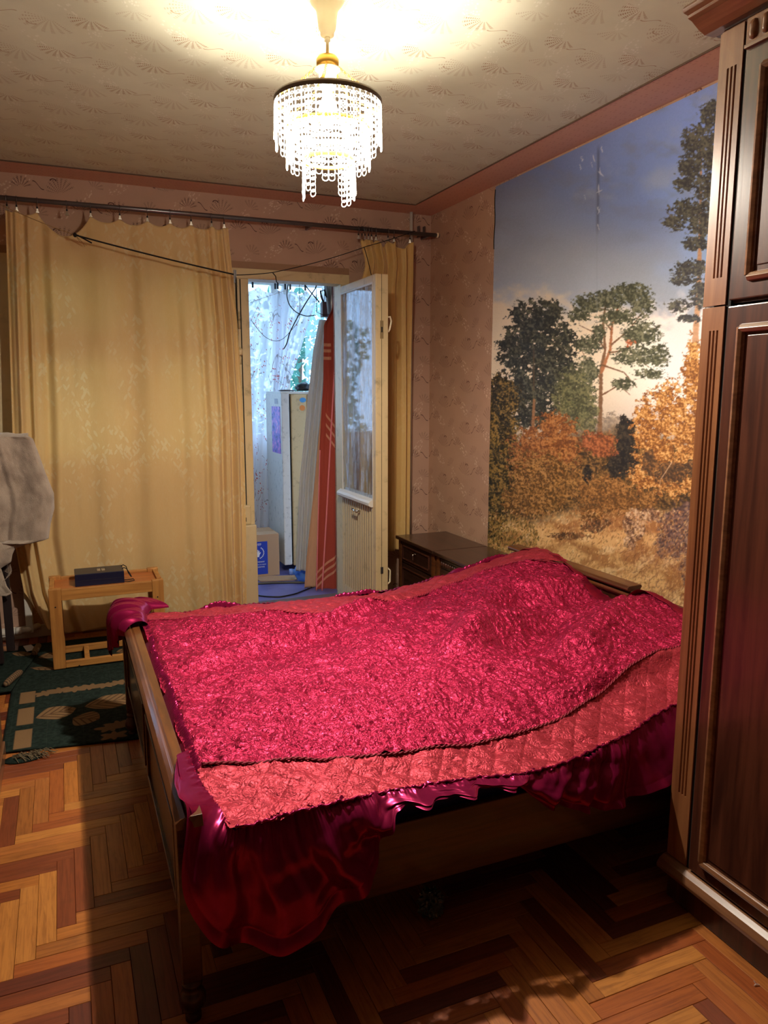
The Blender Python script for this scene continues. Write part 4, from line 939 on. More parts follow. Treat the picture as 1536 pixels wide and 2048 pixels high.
# large curtain
nu, nv = 420, 260
cxk = [curt_x(p) for p in clips_px]; czk = [rz(x) - .058 for x in cxk]
u = np.linspace(0, 1, nu)[:, None]; v = np.linspace(0, 1, nv)[None, :]
xt = -.200 + 1.150 * u
tz = np.interp(xt[:, 0], cxk, czk)
sag = np.zeros(nu)
for a, b_ in zip(cxk[:-1], cxk[1:]):
    mid = (xt[:, 0] - a) / (b_ - a); ins = (mid > 0) & (mid < 1); dpt = min(.16 * (b_ - a) + .004, .05); dpt = .112 if b_ - a > .22 else dpt
    sag[ins] -= dpt * (1 - (2 * mid[ins] - 1) ** 2)
tz = (tz + sag)[:, None]
# bottom: left edge rises in a curve, rest hangs near floor
lb = -.30 + 0 * u; 
leftx = lambda z: np.interp(z, [0, .1, .3, .6, 1.2, 2.4], [-.16, -.20, -.255, -.285, -.25, -.20])
rightx = lambda z: np.interp(z, [0, .6, 1.2, 1.8, 2.4], [.985, 1.000, 1.005, .985, .945])
bz = np.interp(u[:, 0], [0, .04, .12, .3, 1], [.30, .08, .04, .05, .06])[:, None]
Z = tz + (bz - tz) * v
xl = leftx(Z); xr = rightx(Z)
s_ = (xt + .200) / 1.150
dens = [0, .1, .18, .30, .42, .55, .66, .78, .87, .94, 1]
Xc = xl + (xr - xl) * s_
ph = np.interp(u[:, 0], np.linspace(0, 1, 11), np.cumsum([0, 3.4, 1.8, .7, .8, 1.0, .7, .9, 1.3, 2.4, 4.2]))[:, None] * 2 * PI * .55
fold = np.sin(ph + (fbm(u * 4, v * 1.5, 200, 2) - .5) * 2.4) * .020 + np.sin(ph * 2.1 + 2) * .006
fold = fold * np.interp(u, [0, .18, .26, .45, .55, .8, .9, 1], [1, .9, .35, .35, .8, .45, .9, 1])
fold = fold * (.45 + .55 * sstep(0, .25, v)) + (fbm(u * 9, v * 3, 202, 3) - .5) * .02
edgef = np.exp(-((u - 1) / .06) ** 2) * np.sin(u * 260) * .008 + np.exp(-(u / .05) ** 2) * np.sin(u * 240) * .008
Yc = RODY - .004 + fold + edgef - .02 * v
Yc = np.minimum(Yc, RODY + .02)
cu = grid('curtain', np.stack([Xc, Yc, Z], -1), GOLD, None); solid(cu, .0012)
tag(cu, 'wide gold jacquard curtain covering the window left of the balcony door', 'curtain')
# right curtain
n1 = 220; u = np.linspace(0, 1, n1)[:, None]; v = np.linspace(0, 1, 200)[None, :]
xt = 1.765 + .358 * u
ck = [curt_x(p, 470) for p in clips2]; zt = np.interp(xt[:, 0], ck, [rz(x) - .058 for x in ck]); sg = np.zeros(n1)
for a, b_ in zip(ck[:-1], ck[1:]):
    mid = (xt[:, 0] - a) / (b_ - a); ins = (mid > 0) & (mid < 1); sg[ins] -= min(.5 * (b_ - a), .045) * (1 - np.abs(2 * mid[ins] - 1) ** 1.6)
zt = (zt + sg)[:, None]; Z = zt + (.35 - zt) * v
ph = u * 2 * PI * 4.5 + (fbm(u * 3, v * 1.2, 210, 2) - .5) * 2.5
Yc = np.minimum(RODY - .006 + np.sin(ph) * .022 + np.sin(ph * 2.2 + 1) * .006, RODY + .025)
pull = np.exp(-((v - .07) / .05) ** 2) * (1 - u) * .06
cu2 = grid('curtain', np.stack([xt + pull * .6 - .012 * v, Yc - .01 * v, Z], -1), GOLD2, None); solid(cu2, .0012)
tag(cu2, 'short gathered gold curtain at right end of the rod behind the open door', 'curtain')

# ---- ropes on the room side
def sagline(a, b, d, n=24): 
    a = np.array(a); b = np.array(b); return [tuple(a + (b - a) * t - np.array([0, 0, 4 * d * t * (1 - t)])) for t in np.linspace(0, 1, n)]
p0 = at(150, 470, 'y', 4.38); p1 = at(473, 550, 'y', 4.38); p2 = at(545, 545, 'y', 4.40); p3 = at(735, 492, 'y', 4.45); p4 = at(830, 462, 'y', 4.49)
rp = thing('clothesline', tuple(p1), 'black rope stretched across the gold curtain to the balcony door head', 'rope')
MB().tube(sagline(p0, p1, .006), .0042, 8).tube(sagline(p0 + [.01, -.004, 0], p0 + [.08, -.004, -.035], .0), .004, 6).build('thick_cord', BLACKROPE, rp, smooth=True)
MB().lathe([(.002, -.012), (.009, -.006), (.010, .004), (.003, .012)], tuple(p0), 10).build('knot', BLACKROPE, rp, smooth=True)
MB().tube(sagline(p1, p2, .003) + sagline(p2, p3, .012)[1:] + sagline(p3, p4, .004)[1:], .0026, 6).build('thin_cord', BLACKROPE, rp, smooth=True)
MB().tube([tuple(p2), tuple(p2 + [.018, 0, -.02]), tuple(p2 + [.022, 0, -.05]), tuple(p2 + [.034, 0, -.062])], .003, 6).build('cord_tail', BLACKROPE, rp, smooth=True)
tw = at(0, 409, 'y', 4.42)
ts = thing('string', tuple(tw), 'thin tan string tied to the black rope over the gold curtain', 'string')
MB().tube(sagline(tw, p0, .006), .0018, 6).tube([tuple(p0), tuple(p0 + [.03, -.003, -.03]), tuple(p0 + [.045, -.003, -.055])], .0014, 5).tube([tuple(p0), tuple(p0 + [.02, -.003, -.03]), tuple(p0 + [.055, -.003, -.05])], .0014, 5).build('string_line', STRING, ts, smooth=True)
q0 = at(728, 494, 'y', 4.42); q1 = at(762, 532, 'y', 4.40)
o = MB().tube([tuple(q0)] + sagline(q0, (1.72, 4.2, 2.062), -.01) + [(1.735, 4.1, 2.058)], .0024, 6).build('tie_cord', BLACKROPE, None, smooth=True); tag(o, 'thin black cord tied from the line down over the open door top', 'cord')
pp = at(470, 548, 'y', 4.37)
cp = thing('clothespin', tuple(pp), 'grey plastic clothespin clipped on the black rope beside the curtain edge', 'clothespin')
PG = Mat('grey_plastic', srgb(150, 156, 160), .4).m
MB().box(pp[0] - .007, pp[0] - .001, pp[1] - .008, pp[1] + .006, pp[2] - .05, pp[2] + .022).build('jaw', PG, cp, bevel=.0015)
MB().box(pp[0] + .001, pp[0] + .007, pp[1] - .008, pp[1] + .006, pp[2] - .03, pp[2] + .022).build('jaw', PG, cp, bevel=.0015)
MB().tube([tuple(pp + [.004, -.01, -.02]), tuple(pp + [.001, -.012, -.04]), tuple(pp + [.006, -.012, -.07])], .0024, 6).build('spring', BLACK, cp, smooth=True)

# ================================================================== CHANDELIER
LX, LY, _ = LAMP
ch = thing('chandelier', (LX, LY, H), 'three-tier hanging chandelier of lit clear plastic strips on brass rings', 'chandelier')
MB().lathe([(.010, 2.448), (.020, 2.452), (.021, 2.462), (.026, 2.470), (.030, 2.505), (.033, 2.522), (.046, 2.538), (.050, 2.545), (.049, H)], (LX, LY, 0), 32).build('canopy', CREAMPL, ch, smooth=True)
MB().lathe([(.0045, 2.39), (.0045, 2.435), (.009, 2.437), (.009, 2.445), (.006, 2.45)], (LX, LY, 0), 16).build('stem', CREAMPL, ch, smooth=True)
MB().lathe([(.033, 2.362), (.034, 2.385), (.028, 2.394), (.008, 2.396)], (LX, LY, 0), 32).build('brass_cap', BRASS, ch, smooth=True)
MB().lathe([(.025, 2.305), (.027, 2.355), (.038, 2.357), (.038, 2.361), (.01, 2.362)], (LX, LY, 0), 32).build('socket', CREAMPL, ch, smooth=True)
T1, T2, T3 = (.161, 2.262), (.126, 2.190), (.079, 2.100)
MB().lathe([(T1[0] + .001, T1[1] - .004), (T1[0] + .003, T1[1] + .006), (T1[0] + .002, T1[1] + .012), (T1[0] - .008, T1[1] + .012), (T1[0] - .006, T1[1] + .006)], (LX, LY, 0), 64, False).build('top_ring', DKRING, ch, smooth=True)
for (R, z) in (T2, T3):
    MB().lathe([(R, z - .005), (R + .002, z), (R + .001, z + .006), (R - .004, z + .006), (R - .004, z - .005), (R, z - .005)], (LX, LY, 0), 64, False).build('brass_ring', BRASS, ch, smooth=True)
for k in range(5):
    a = 2 * PI * k / 5 + .5; P0 = np.array((LX + .036 * math.cos(a), LY + .036 * math.sin(a), 2.36)); P1 = np.array((LX + T1[0] * math.cos(a), LY + T1[0] * math.sin(a), T1[1] + .01)); b = MB()
    L = sagline(P0, P1, .008, 22)
    for i in range(len(L) - 1):
        c_ = (np.array(L[i]) + np.array(L[i + 1])) / 2; b.torus(tuple(c_), .0042, .0009, 'x' if i % 2 else 'y', 8, 4)
    b.build('chain', BRASS, ch, smooth=True)
sp_ = MB()
for k in range(3):
    a = 2 * PI * k / 3; sp_.tube([(LX, LY, 2.30), (LX + T1[0] * math.cos(a), LY + T1[0] * math.sin(a), T1[1] + .004)], .0015, 5)
sp_.build('spoke', BRASS, ch)
pm = Mat('clear_strip_plastic', (.92, .92, .86, 1), .12); t_ = pm.nt.nodes.new('ShaderNodeBsdfTranslucent'); t_.inputs[0].default_value = (.95, .95, .88, 1)
tr = pm.nt.nodes.new('ShaderNodeBsdfTransparent'); m1 = pm.nt.nodes.new('ShaderNodeMixShader'); m2 = pm.nt.nodes.new('ShaderNodeMixShader'); m1.inputs[0].default_value = .5; m2.inputs[0].default_value = .68
pm.nt.links.new(pm.b.outputs[0], m1.inputs[1]); pm.nt.links.new(t_.outputs[0], m1.inputs[2]); pm.nt.links.new(m1.outputs[0], m2.inputs[1]); pm.nt.links.new(tr.outputs[0], m2.inputs[2]); pm.nt.links.new(m2.outputs[0], pm.out.inputs[0])
def strip_mesh(L, w):
    """ornate openwork strip: scalloped rim with loops, hanging from the origin"""
    b = MB(); n = max(3, int(L / .017)); st = L / n
    for i in range(n):
        z = -st * (i + .5); b.torus((0, 0, z), w * .36, .0012, 'y', 10, 4)
        for sgn in (-1, 1): b.torus((sgn * w * .62, 0, z), w * .22, .0011, 'y', 8, 4)
    b.tube([(-w * (.95 + .08 * math.cos(i * PI)), 0, -L * i / (2 * n)) for i in range(2 * n + 1)], .0012, 4)
    b.tube([(w * (.95 + .08 * math.cos(i * PI)), 0, -L * i / (2 * n)) for i in range(2 * n + 1)], .0012, 4)
    b.tube([(w * math.cos(a), 0, -L - w * .8 * math.sin(a)) for a in np.linspace(0, PI, 9)], .0014, 4)
    b.tube([(w * math.cos(a), 0, w * .5 * math.sin(a) - .001) for a in np.linspace(0, PI, 7)], .0012, 4)
    me = bpy.data.meshes.new('pendant'); me.from_pydata(b.v, [], b.f); me.materials.append(pm.m); me.polygons.foreach_set('use_smooth', [True] * len(me.polygons)); return me
def tier(R, z, n, L, w, skip=lambda a: False, dz=0.006):
    me = strip_mesh(L, w); me2 = strip_mesh(L * .8, w)
    for k in range(n):
        a = 2 * PI * k / n
        if skip(a): continue
        o = bpy.data.objects.new('pendant', me if k % 3 else me2); C.objects.link(o); o.parent = ch
        o.location = Vector((LX + R * math.cos(a), LY + R * math.sin(a), z - dz)) - ch.location; o.rotation_euler = (random.uniform(-.04, .04), 0, a + PI / 2 + random.uniform(-.12, .12))
tier(T1[0], T1[1], 46, .115, .0105); tier(T2[0], T2[1], 38, .100, .0100); tier(T1[0] - .03, T1[1] - .005, 24, .06, .0105)
def sk(a): 
    x, y = math.cos(a), math.sin(a); cam_side = x * math.cos(YAW) - y * math.sin(YAW)
    return abs(cam_side) < .35 or y > .55
tier(T3[0], T3[1], 22, .105, .0100, sk)
BULB = Mat('lamp_bulb', (1, 1, 1, 1), .3); BULB.b.inputs['Emission Color'].default_value = (1, .9, .72, 1); BULB.b.inputs['Emission Strength'].default_value = 60
MB().lathe([(.012, .05), (.014, .03), (.024, .01), (.029, -.01), (.028, -.03), (.018, -.048), (.002, -.055)], (LX, LY, 2.255), 24).build('bulb', BULB, ch, smooth=True)
ld = bpy.data.lights.new('lamp_light', 'POINT'); ld.energy = LAMP_UP; ld.color = LAMP_COL; ld.shadow_soft_size = .035
lo = bpy.data.objects.new('lamp_light', ld); C.objects.link(lo); lo.location = LAMP; setpar(lo, ch)
# spot added at the bulb: more light downwards, less glare on the ceiling
sd = bpy.data.lights.new('lamp_spread', 'SPOT'); sd.energy = LAMP_DOWN; sd.color = LAMP_COL; sd.shadow_soft_size = .035; sd.spot_size = math.radians(179.5); sd.spot_blend = .5
so = bpy.data.objects.new('lamp_spread', sd); C.objects.link(so); so.location = LAMP; setpar(so, ch)

# ================================================================== LEFT SIDE: table, bag, towel, rugs
tb = thing('side_table', (.15, 4.1, 0), 'small beech side table with inset orange top in front of the curtain', 'side table')
TX0, TX1, TY0, TY1, TZ = -.118, .432, 3.955, 4.22, .432
for (x, y) in ((TX0, TY0), (TX1 - .055, TY0), (TX0, TY1 - .03), (TX1 - .055, TY1 - .03)):
    MB().box(x, x + .058, y, y + .03, .017, TZ if y < 4 else TZ + .012).build('leg', BEECH, tb, bevel=.004)
MB().box(TX0 + .058, TX1 - .055, TY0 + .003, TY0 + .025, TZ - .062, TZ - .006).build('front_rail', BEECHX, tb, bevel=.003)
MB().box(TX0 + .058, TX1 - .055, TY1 - .025, TY1 - .003, TZ - .062, TZ + .006).build('back_rail', BEECHX, tb, bevel=.003)
for x in (TX0 + .004, TX1 - .028): MB().box(x, x + .024, TY0 + .03, TY1 - .03, TZ - .062, TZ + .006).build('side_rail', BEECH, tb, bevel=.003)
MB().box(TX0 + .028, TX1 - .028, TY0 + .025, TY1 - .025, TZ - .022, TZ - .008).build('top', TOPL, tb, bevel=.002)
MB().box(TX0 + .058, TX1 - .055, TY0 + .003, TY0 + .025, .018, .052).build('lower_rail', BEECHX, tb, bevel=.003)
MB().box(TX0 + .058, TX1 - .055, TY1 - .025, TY1 - .003, .018, .052).build('lower_rail', BEECHX, tb, bevel=.003)
MB().box(.03, .055, TY0 + .03, TY1 - .03, .019, .05).build('floor_runner', BEECH, tb, bevel=.003)
for (x, z) in ((TX0 + .028, .34), (TX0 + .12, .022), (TX1 - .03, .34)): k_ = MB().lathe([(.004, -.001), (.004, .001)], (0, 0, 0), 10).build('knot', DARKGAP, tb); k_.rotation_euler = (PI / 2, 0, 0); k_.location = Vector((x, TY0, z)) - tb.location

NAVY = Mat('navy_card', srgb(22, 24, 52), .4); NAVY.bump(NAVY.noise(NAVY.xyz(), 60, 2), .05); GREYTOP = Mat('dark_grey_card', srgb(52, 48, 50), .45).m
bz0 = TZ - .008 + .0005; gx0, gx1, gy0, gy1 = .008, .245, 3.995, 4.14; bh = .062
bag = thing('gift_bag', (.12, 4.07, bz0), 'navy paper gift bag lying flat on the small side table', 'gift bag')
MB().box(gx0, gx1, gy0, gy1, bz0, bz0 + bh).build('bag_body', NAVY, bag, bevel=.002)
MB().box(gx0 + .002, gx1 - .001, gy0 + .002, gy1 - .002, bz0 + bh, bz0 + bh + .001).build('bag_front', GREYTOP, bag)
MB().box(gx0 + .012, gx1, gy0 - .0008, gy0, bz0 + .028, bz0 + .0295).build('side_crease', GREYTOP, bag)
LOGO = Mat('beige_ink', srgb(190, 170, 140), .6).m
lg = MB(); zt_ = bz0 + bh + .0014
for k, x in enumerate((.118, .140)):
    lg.box(x, x + .015, gy0 + .045, gy0 + .050, zt_ - .0005, zt_); lg.box(x, x + .015, gy0 + .095, gy0 + .100, zt_ - .0005, zt_)
    lg.box(x, x + .0035, gy0 + .045, gy0 + .10, zt_ - .0005, zt_); lg.box(x + .0115, x + .015, gy0 + .045, gy0 + .10, zt_ - .0005, zt_)
    lg.box(x + .005, x + .0105, gy0 + .056, gy0 + (.066 if k else .090), zt_ - .0005, zt_)
    lg.box(x + .0035, x + .0115, gy0 + .070, gy0 + .076, zt_ - .0005, zt_)
lg.build('printed_mark', LOGO, bag)
zc = bz0 + bh
MB().tube([(gx1 - .006, gy0 + .11, zc + .001), (gx1 + .004, gy0 + .112, zc + .008), (gx1 + .018, gy0 + .10, zc), (gx1 + .026, gy0 + .07, zc - .03), (gx1 + .036, gy0 + .05, zc - .045), (gx1 + .040, gy0 + .06, zc - .048), (gx1 + .034, gy0 + .07, zc - .035), (gx1 + .016, gy0 + .06, zc - .002), (gx1 + .004, gy0 + .052, zc + .006), (gx1 - .006, gy0 + .05, zc + .001)], .0024, 8).build('rope_handle', BLACKROPE, bag, smooth=True)
MB().tube([(gx1, gy0 + .01, bz0 + .012), (gx1 + .02, gy0 + .012, bz0 + .010), (gx1 + .045, gy0 + .016, bz0 + .012), (gx1 + .05, gy0 + .006, bz0 + .006), (gx1 + .02, gy0 + .0, bz0 + .004), (gx1, gy0 + .004, bz0 + .006)], .0024, 8).build('rope_handle', BLACKROPE, bag, smooth=True)

# towel over a chair at left edge
chair = thing('chair', (-.5, 4.2, 0), 'dark wooden chair mostly hidden under the grey towel at the left edge', 'chair')
DARKW = dirt('near_black_wood', srgb(38, 26, 26), .5, .3, 20)
for (x, y, z) in ((-.37, 4.10, .42), (-.78, 4.10, .42), (-.33, 4.30, 1.15), (-.78, 4.30, 1.15)): MB().box(x - .02, x + .02, y, y + .035, 0.034, z).build('leg', DARKW, chair, bevel=.004)
MB().box(-.80, -.35, 4.06, 4.34, .40, .43).build('seat', DARKW, chair, bevel=.01)
MB().box(-.80, -.31, 4.305, 4.33, .85, 1.15).build('backrest', DARKW, chair, bevel=.008)
TOW = Mat('grey_terry', srgb(168, 152, 136), .95); TOW.b.inputs['Sheen Weight'].default_value = .5; v_ = TOW.xyz(); TOW.color(TOW.mix(TOW.noise(v_, 9, 4).ss(.4, .7), srgb(174, 156, 138), srgb(146, 128, 112))); TOW.bump(TOW.noise(v_, 240, 3, .7), .8, .004)
def sheet(name, rows, yfun, mat, n=80, m=80, parent=None, seed=1, rough=.01):
    """rows: list of (z, xleft, xright); cloth in plane y with folds"""
    R = np.array(rows, float); R = R[np.argsort(-R[:, 0])]; t = np.linspace(0, 1, m); z = R[0, 0] + (R[-1, 0] - R[0, 0]) * t
    xl = np.interp(-z, -R[:, 0], R[:, 1]); xr = np.interp(-z, -R[:, 0], R[:, 2]); s = np.linspace(0, 1, n)[:, None]
    X = xl[None, :] + (xr - xl)[None, :] * s; Zz = np.broadcast_to(z[None, :], X.shape).copy(); Yy = yfun(s, t[None, :]) + (fbm(s * 8, t[None, :] * 4, seed, 3) - .5) * rough
    return grid(name, np.stack([X, Yy + 0 * X, Zz], -1), mat, parent)
tow = thing('towel', (-.3, 4.2, .9), 'worn grey terry towel with a torn corner draped at the left edge', 'towel')
P_ = lambda px, py: at(px, py, 'y', 4.24)
e = [(1.178, -.62, P_(60, 875)[0] - .01), (1.165, -.62, P_(66, 885)[0]), (1.10, -.62, P_(76, 915)[0]), (.98, -.62, P_(92, 955)[0]), (.88, -.62, P_(107, 985)[0]), (.80, -.62, P_(107, 1000)[0]), (.72, -.62, P_(100, 1040)[0]), (.64, -.62, P_(97, 1084)[0]), (.628, -.62, P_(70, 1086)[0])]
o = sheet('towel_front', e, lambda s, t: 4.235 - .015 * np.sin(s * 14 + t * 2) - .05 * sstep(.62, .68, s) * sstep(1, .97, s) * .4 + .0 * t, TOW, 120, 120, tow, 5, .02); solid(o, .006)
e2 = [(.635, -.62, P_(70, 1085)[0]), (.60, -.62, P_(30, 1098)[0]), (.57, -.62, P_(25, 1115)[0]), (.53, -.62, P_(22, 1125)[0]), (.50, -.62, P_(2, 1145)[0]), (.40, -.62, P_(14, 1180)[0]), (.362, -.62, P_(25, 1195)[0]), (.35, -.62, P_(12, 1190)[0])]
o = sheet('torn_corner', e2, lambda s, t: 4.243 - .01 * np.sin(s * 9 + t * 3), TOW, 80, 60, tow, 8, .015); solid(o, .006)
gy, gz = np.meshgrid(np.linspace(0, 1, 20), np.linspace(0, 1, 40), indexing='ij')
o = grid('towel_top', np.stack([-.62 + (P_(60, 875)[0] + .61) * gz, 4.235 + .12 * gy, 1.178 - .03 * (2 * gy - 1) ** 2 + .012 + (fbm(gz * 9, gy * 3, 14, 2) - .5) * .01], -1), TOW, tow); solid(o, .006)
fr = MB()
for k in range(8):
    p = P_(20 - k * 1.5, 1128 + k * 2); fr.tube([tuple(p), tuple(p + [.004 + .003 * k % 3, -.003, -.02]), tuple(p + [random.uniform(-.004, .01), -.004, -.035 - .01 * random.random()])], .0012, 4)
fr.build('loose_threads', TOW, tow)

# low dark cabinet entering at the left
lc = thing('low_cabinet', (-.6, 2.9, 0), 'edge of a low brown wooden cabinet at the far left', 'cabinet')
OLDW = wood('old_brown_veneer', srgb(126, 84, 46), srgb(84, 52, 28), .4, 2)
MB().box(-.95, -.292, 2.30, 3.10, .06, .50).build('cabinet_body', OLDW, lc, bevel=.004)
MB().box(-.97, -.284, 2.28, 3.115, .50, .52).build('cabinet_top', OLDW, lc, bevel=.004)
MB().box(-.94, -.283, 2.31, 3.09, 0, .06).build('cabinet_plinth', WARDM, lc, bevel=.003)
# dark bag/clothes heap by the chair
heap = MB().lathe([(.09, 0), (.12, .04), (.115, .14), (.09, .22), (.06, .26), (.03, .27)], (0, 0, 0), 20).build('bag', Mat('black_nylon', srgb(18, 18, 30), .5).m, None, smooth=True); heap.location = (-.55, 4.22, .036)
tag(heap, 'black bag slumped on the floor under the towel at the left edge', 'bag')

# floor pipes
pp_ = thing('floor_pipe', (-.4, 4.52, .05), 'white painted heating pipe low along the wall behind the rug', 'pipe')
MB().tube([(XL + .02, 4.53, .075), (-.30, 4.53, .07)], .018, 16).build('pipe', WHITEPAINT, pp_, smooth=True)
MB().tube([(-.315, 4.53, .07), (-.285, 4.53, .07)], .023, 16).build('coupling', WHITEPAINT, pp_, smooth=True)
MB().tube([(-.29, 4.53, .07), (-.255, 4.535, .07), (-.235, 4.56, .07), (-.20, 4.60, .07)], .017, 16).build('elbow', WHITEPAINT, pp_, smooth=True)
vp = MB().tube([(2.155, 4.585, 0), (2.155, 4.585, H)], .011, 16).build('riser_pipe', WHITEPAINT, None, smooth=True); tag(vp, 'thin white vertical pipe in the far right corner behind the curtain', 'pipe')

# rugs
rg = Mat('green_leaf_carpet', srgb(40, 52, 46), .95); rg.b.inputs['Specular IOR Level'].default_value = .1; X, Y, Z = rg.sep(rg.xyz()); wv = rg.noise(rg.xyz(), 60, 2)
BEI = srgb(126, 98, 68)
def leafN(cx, cy, L, Wd, ang):
    dx = X - cx; dy = Y - cy; a = dx * math.cos(ang) + dy * math.sin(ang); b = dy * math.cos(ang) - dx * math.sin(ang)
    m_ = (b.abs() / Wd + (a * a) / (L * L) + (a * 90).sin() * .03).ss(1.03, .93)
    vein = ((a * 1.0 + b.abs() * -1.1) * 170).sin().ss(.35, .8) * .9
    mid = b.abs().ss(.005, .002)
    return m_, m_ * (vein.max(mid * .7))
def fp(px, py): q = at(px, py, 'z', .012); return q[0], q[1]
leaves = [(*fp(113, 1424), .085, .075, .25), (*fp(172, 1436), .060, .075, -.5), (*fp(222, 1402), .115, .080, .10), (*fp(86, 1337), .075, .022, -.6), (*fp(45, 1312), .06, .03, -.5), (*fp(250, 1300), .05, .035, .3), (*fp(100, 1310), .06, .05, .2)]
mask = None; veins = None
for l in leaves:
    a, b = leafN(*l); mask = a if mask is None else mask.max(a); veins = b if veins is None else veins.max(b)
# serrated small leaf chain
for i, (px, py) in enumerate(((90, 1386), (118, 1380), (150, 1377), (182, 1372), (210, 1370), (236, 1365), (220, 1455), (236, 1448), (228, 1470))):
    cx, cy = fp(px, py); dx = X - cx; dy = Y - cy; r = (dx * dx * .55 + dy * dy * 1.6).sqrt(); th = dy.atan2(dx); st_ = (r + (th * 6 + i).sin() * .010).ss(.042, .036); mask = mask.max(st_ * .9)
bx_ = X.ss(-.262, -.256) * X.ss(-.192, -.198); seg = (Y * 4.2).frac(); bx_ = bx_ * seg.ss(.0, .04) * seg.ss(.80, .76) * Y.lt(3.72)
mask = mask.max(bx_)
colr = rg.mix(wv.ss(.3, .7), srgb(38, 50, 44), srgb(24, 33, 30)); colr = rg.mix(mask.clamp(), colr, BEI); colr = rg.mix((veins * .8).clamp(), colr, srgb(66, 44, 30))
sq = (((X * 7.2).frac() - .5).abs().ss(.49, .497)).max(((Y * 7.2).frac() - .5).abs().ss(.49, .497)) * .12; colr = rg.mix(sq, colr, srgb(90, 96, 84))
rg.color(colr); rg.bump(rg.noise(rg.xyz(), 500, 2) + mask * .8, .5, .004)
nx, ny = 120, 100
gx_, gy_ = np.meshgrid(np.linspace(-.30, .80, nx), np.linspace(0, 1, ny), indexing='ij')
yfr = 3.098 - (gx_ + .28) * .15; GYY = yfr + (4.44 - yfr) * gy_
rz_ = .010 + (fbm(gx_ * 5, GYY * 5, 300, 3) - .4) * .008
rug = grid('rug', np.stack([gx_, GYY, rz_], -1), rg.m, None); solid(rug, .008, -1); tag(rug, 'dark green rug with beige leaf pattern on the parquet beyond the bed', 'rug')
FR = dirt('fringe_wool', srgb(104, 90, 66), .9, .4, 80)
f = MB()
for k in range(70):
    x = -.262 + .12 * random.random(); y = 3.07 - random.random() * .05; a = random.uniform(-1.2, .6); f.tube([(x, y, .008), (x + .02 * math.cos(a), y - .012, .014 + .008 * random.random()), (x + .045 * math.cos(a), y - .02 + .02 * math.sin(a), .006)], .0014, 4)
o = f.build('fringe', FR, rug); o['kind'] = 'stuff'
o = MB().lathe([(.05, 0), (.052, .004), (.03, .010), (.005, .012)], (0, 0, 0), 16).build('frayed_corner', rg.m, rug, smooth=True); o.location = (-.22, 3.03, 0); o.scale = (1.35, .75, 1)
r2 = thing('rug', (-.5, 4.1, .02), 'second dark green rug with a curled striped edge overlapping at the far left', 'rug')
q = [at(5, 1385, 'z', .02), at(78, 1302, 'z', .02)]
ru = np.linspace(0, 1, 40)[:, None]; rv_ = np.linspace(0, 1, 40)[None, :]
e0 = np.array([-.30, 3.74, .02]); e1 = np.array([-.19, 4.30, .02]); w0 = np.array([-.85, 3.70, .02]); w1 = np.array([-.85, 4.42, .02])
Pq = (w0 * (1 - rv_[..., None]) + w1 * rv_[..., None]) * (1 - ru[..., None]) + (e0 * (1 - rv_[..., None]) + e1 * rv_[..., None]) * ru[..., None]
Pq[..., 2] += (fbm(Pq[..., 0] * 6, Pq[..., 1] * 6, 310, 2)) * .008; o = grid('rug_sheet', Pq, rg.m, r2); solid(o, .006, -1)
STRP = Mat('striped_rug_edge', BEI, .95); X2, Y2, Z2 = STRP.sep(STRP.xyz()); STRP.color(STRP.mix(((Y2 * 1 + X2 * .8) * 330 + STRP.noise(None, 30, 2) * 6).sin().ss(.3, .6), BEI, srgb(50, 36, 26)))
for (a, b_) in (((10, 1372), (42, 1345)), ((68, 1310), (78, 1292))):
    pa = at(*a, 'z', .03); pb = at(*b_, 'z', .03); pa[2] = .034; pb[2] = .034; L = sagline(pa, pb, -.004, 10); MB().tube(L, [.008] + [.016] * 8 + [.010], 12).build('curled_edge', STRP, r2, smooth=True)
c = [at(46, 1292, 'z', .032), at(62, 1289, 'z', .036), at(74, 1298, 'z', .034), at(54, 1303, 'z', .032)]
o = MB().add([tuple(p) for p in c] + [tuple(p - np.array([0, 0, .0012])) for p in c], [(0, 1, 2, 3), (7, 6, 5, 4), (0, 4, 5, 1), (1, 5, 6, 2), (2, 6, 7, 3), (3, 7, 4, 0)]).build('paper_card', Mat('white_paper', srgb(196, 196, 200), .7).m); tag(o, 'small white paper card lying on the rug left of the side table', 'paper')
# scrap on parquet, bottom right
p = at(1512, 1970, 'z', .002); o = MB().tube([(p[0] - .006, p[1], .002), (p[0], p[1], .004), (p[0] + .008, p[1] - .003, .002)], .0014, 5).tube([(p[0], p[1], .003), (p[0] - .001, p[1] + .006, .009)], .001, 5).build('paper_scrap', Mat('scrap_white', srgb(200, 180, 170), .7).m); tag(o, 'tiny white scrap on the parquet by the wardrobe plinth', 'scrap')
# crumpled clear bag in the dark under the bed
p = at(862, 1812, 'z', .03); cb_ = bmesh.new(); bmesh.ops.create_icosphere(cb_, subdivisions=4, radius=.032)
for vv in cb_.verts: vv.co *= 1 + .35 * (math.sin(vv.co.x * 260) * math.sin(vv.co.y * 230 + 1) * math.cos(vv.co.z * 250)); vv.co.z *= 1.2
me = bpy.data.meshes.new('plastic_bag'); cb_.to_mesh(me); cb_.free(); o = link('plastic_bag', me, Mat('clear_film', srgb(70, 86, 84), .12, 0.0, Coat_Weight=1.0).m, None); o.location = (p[0], p[1], .04); tag(o, 'small crumpled clear plastic bag in the dark under the bed', 'plastic bag')

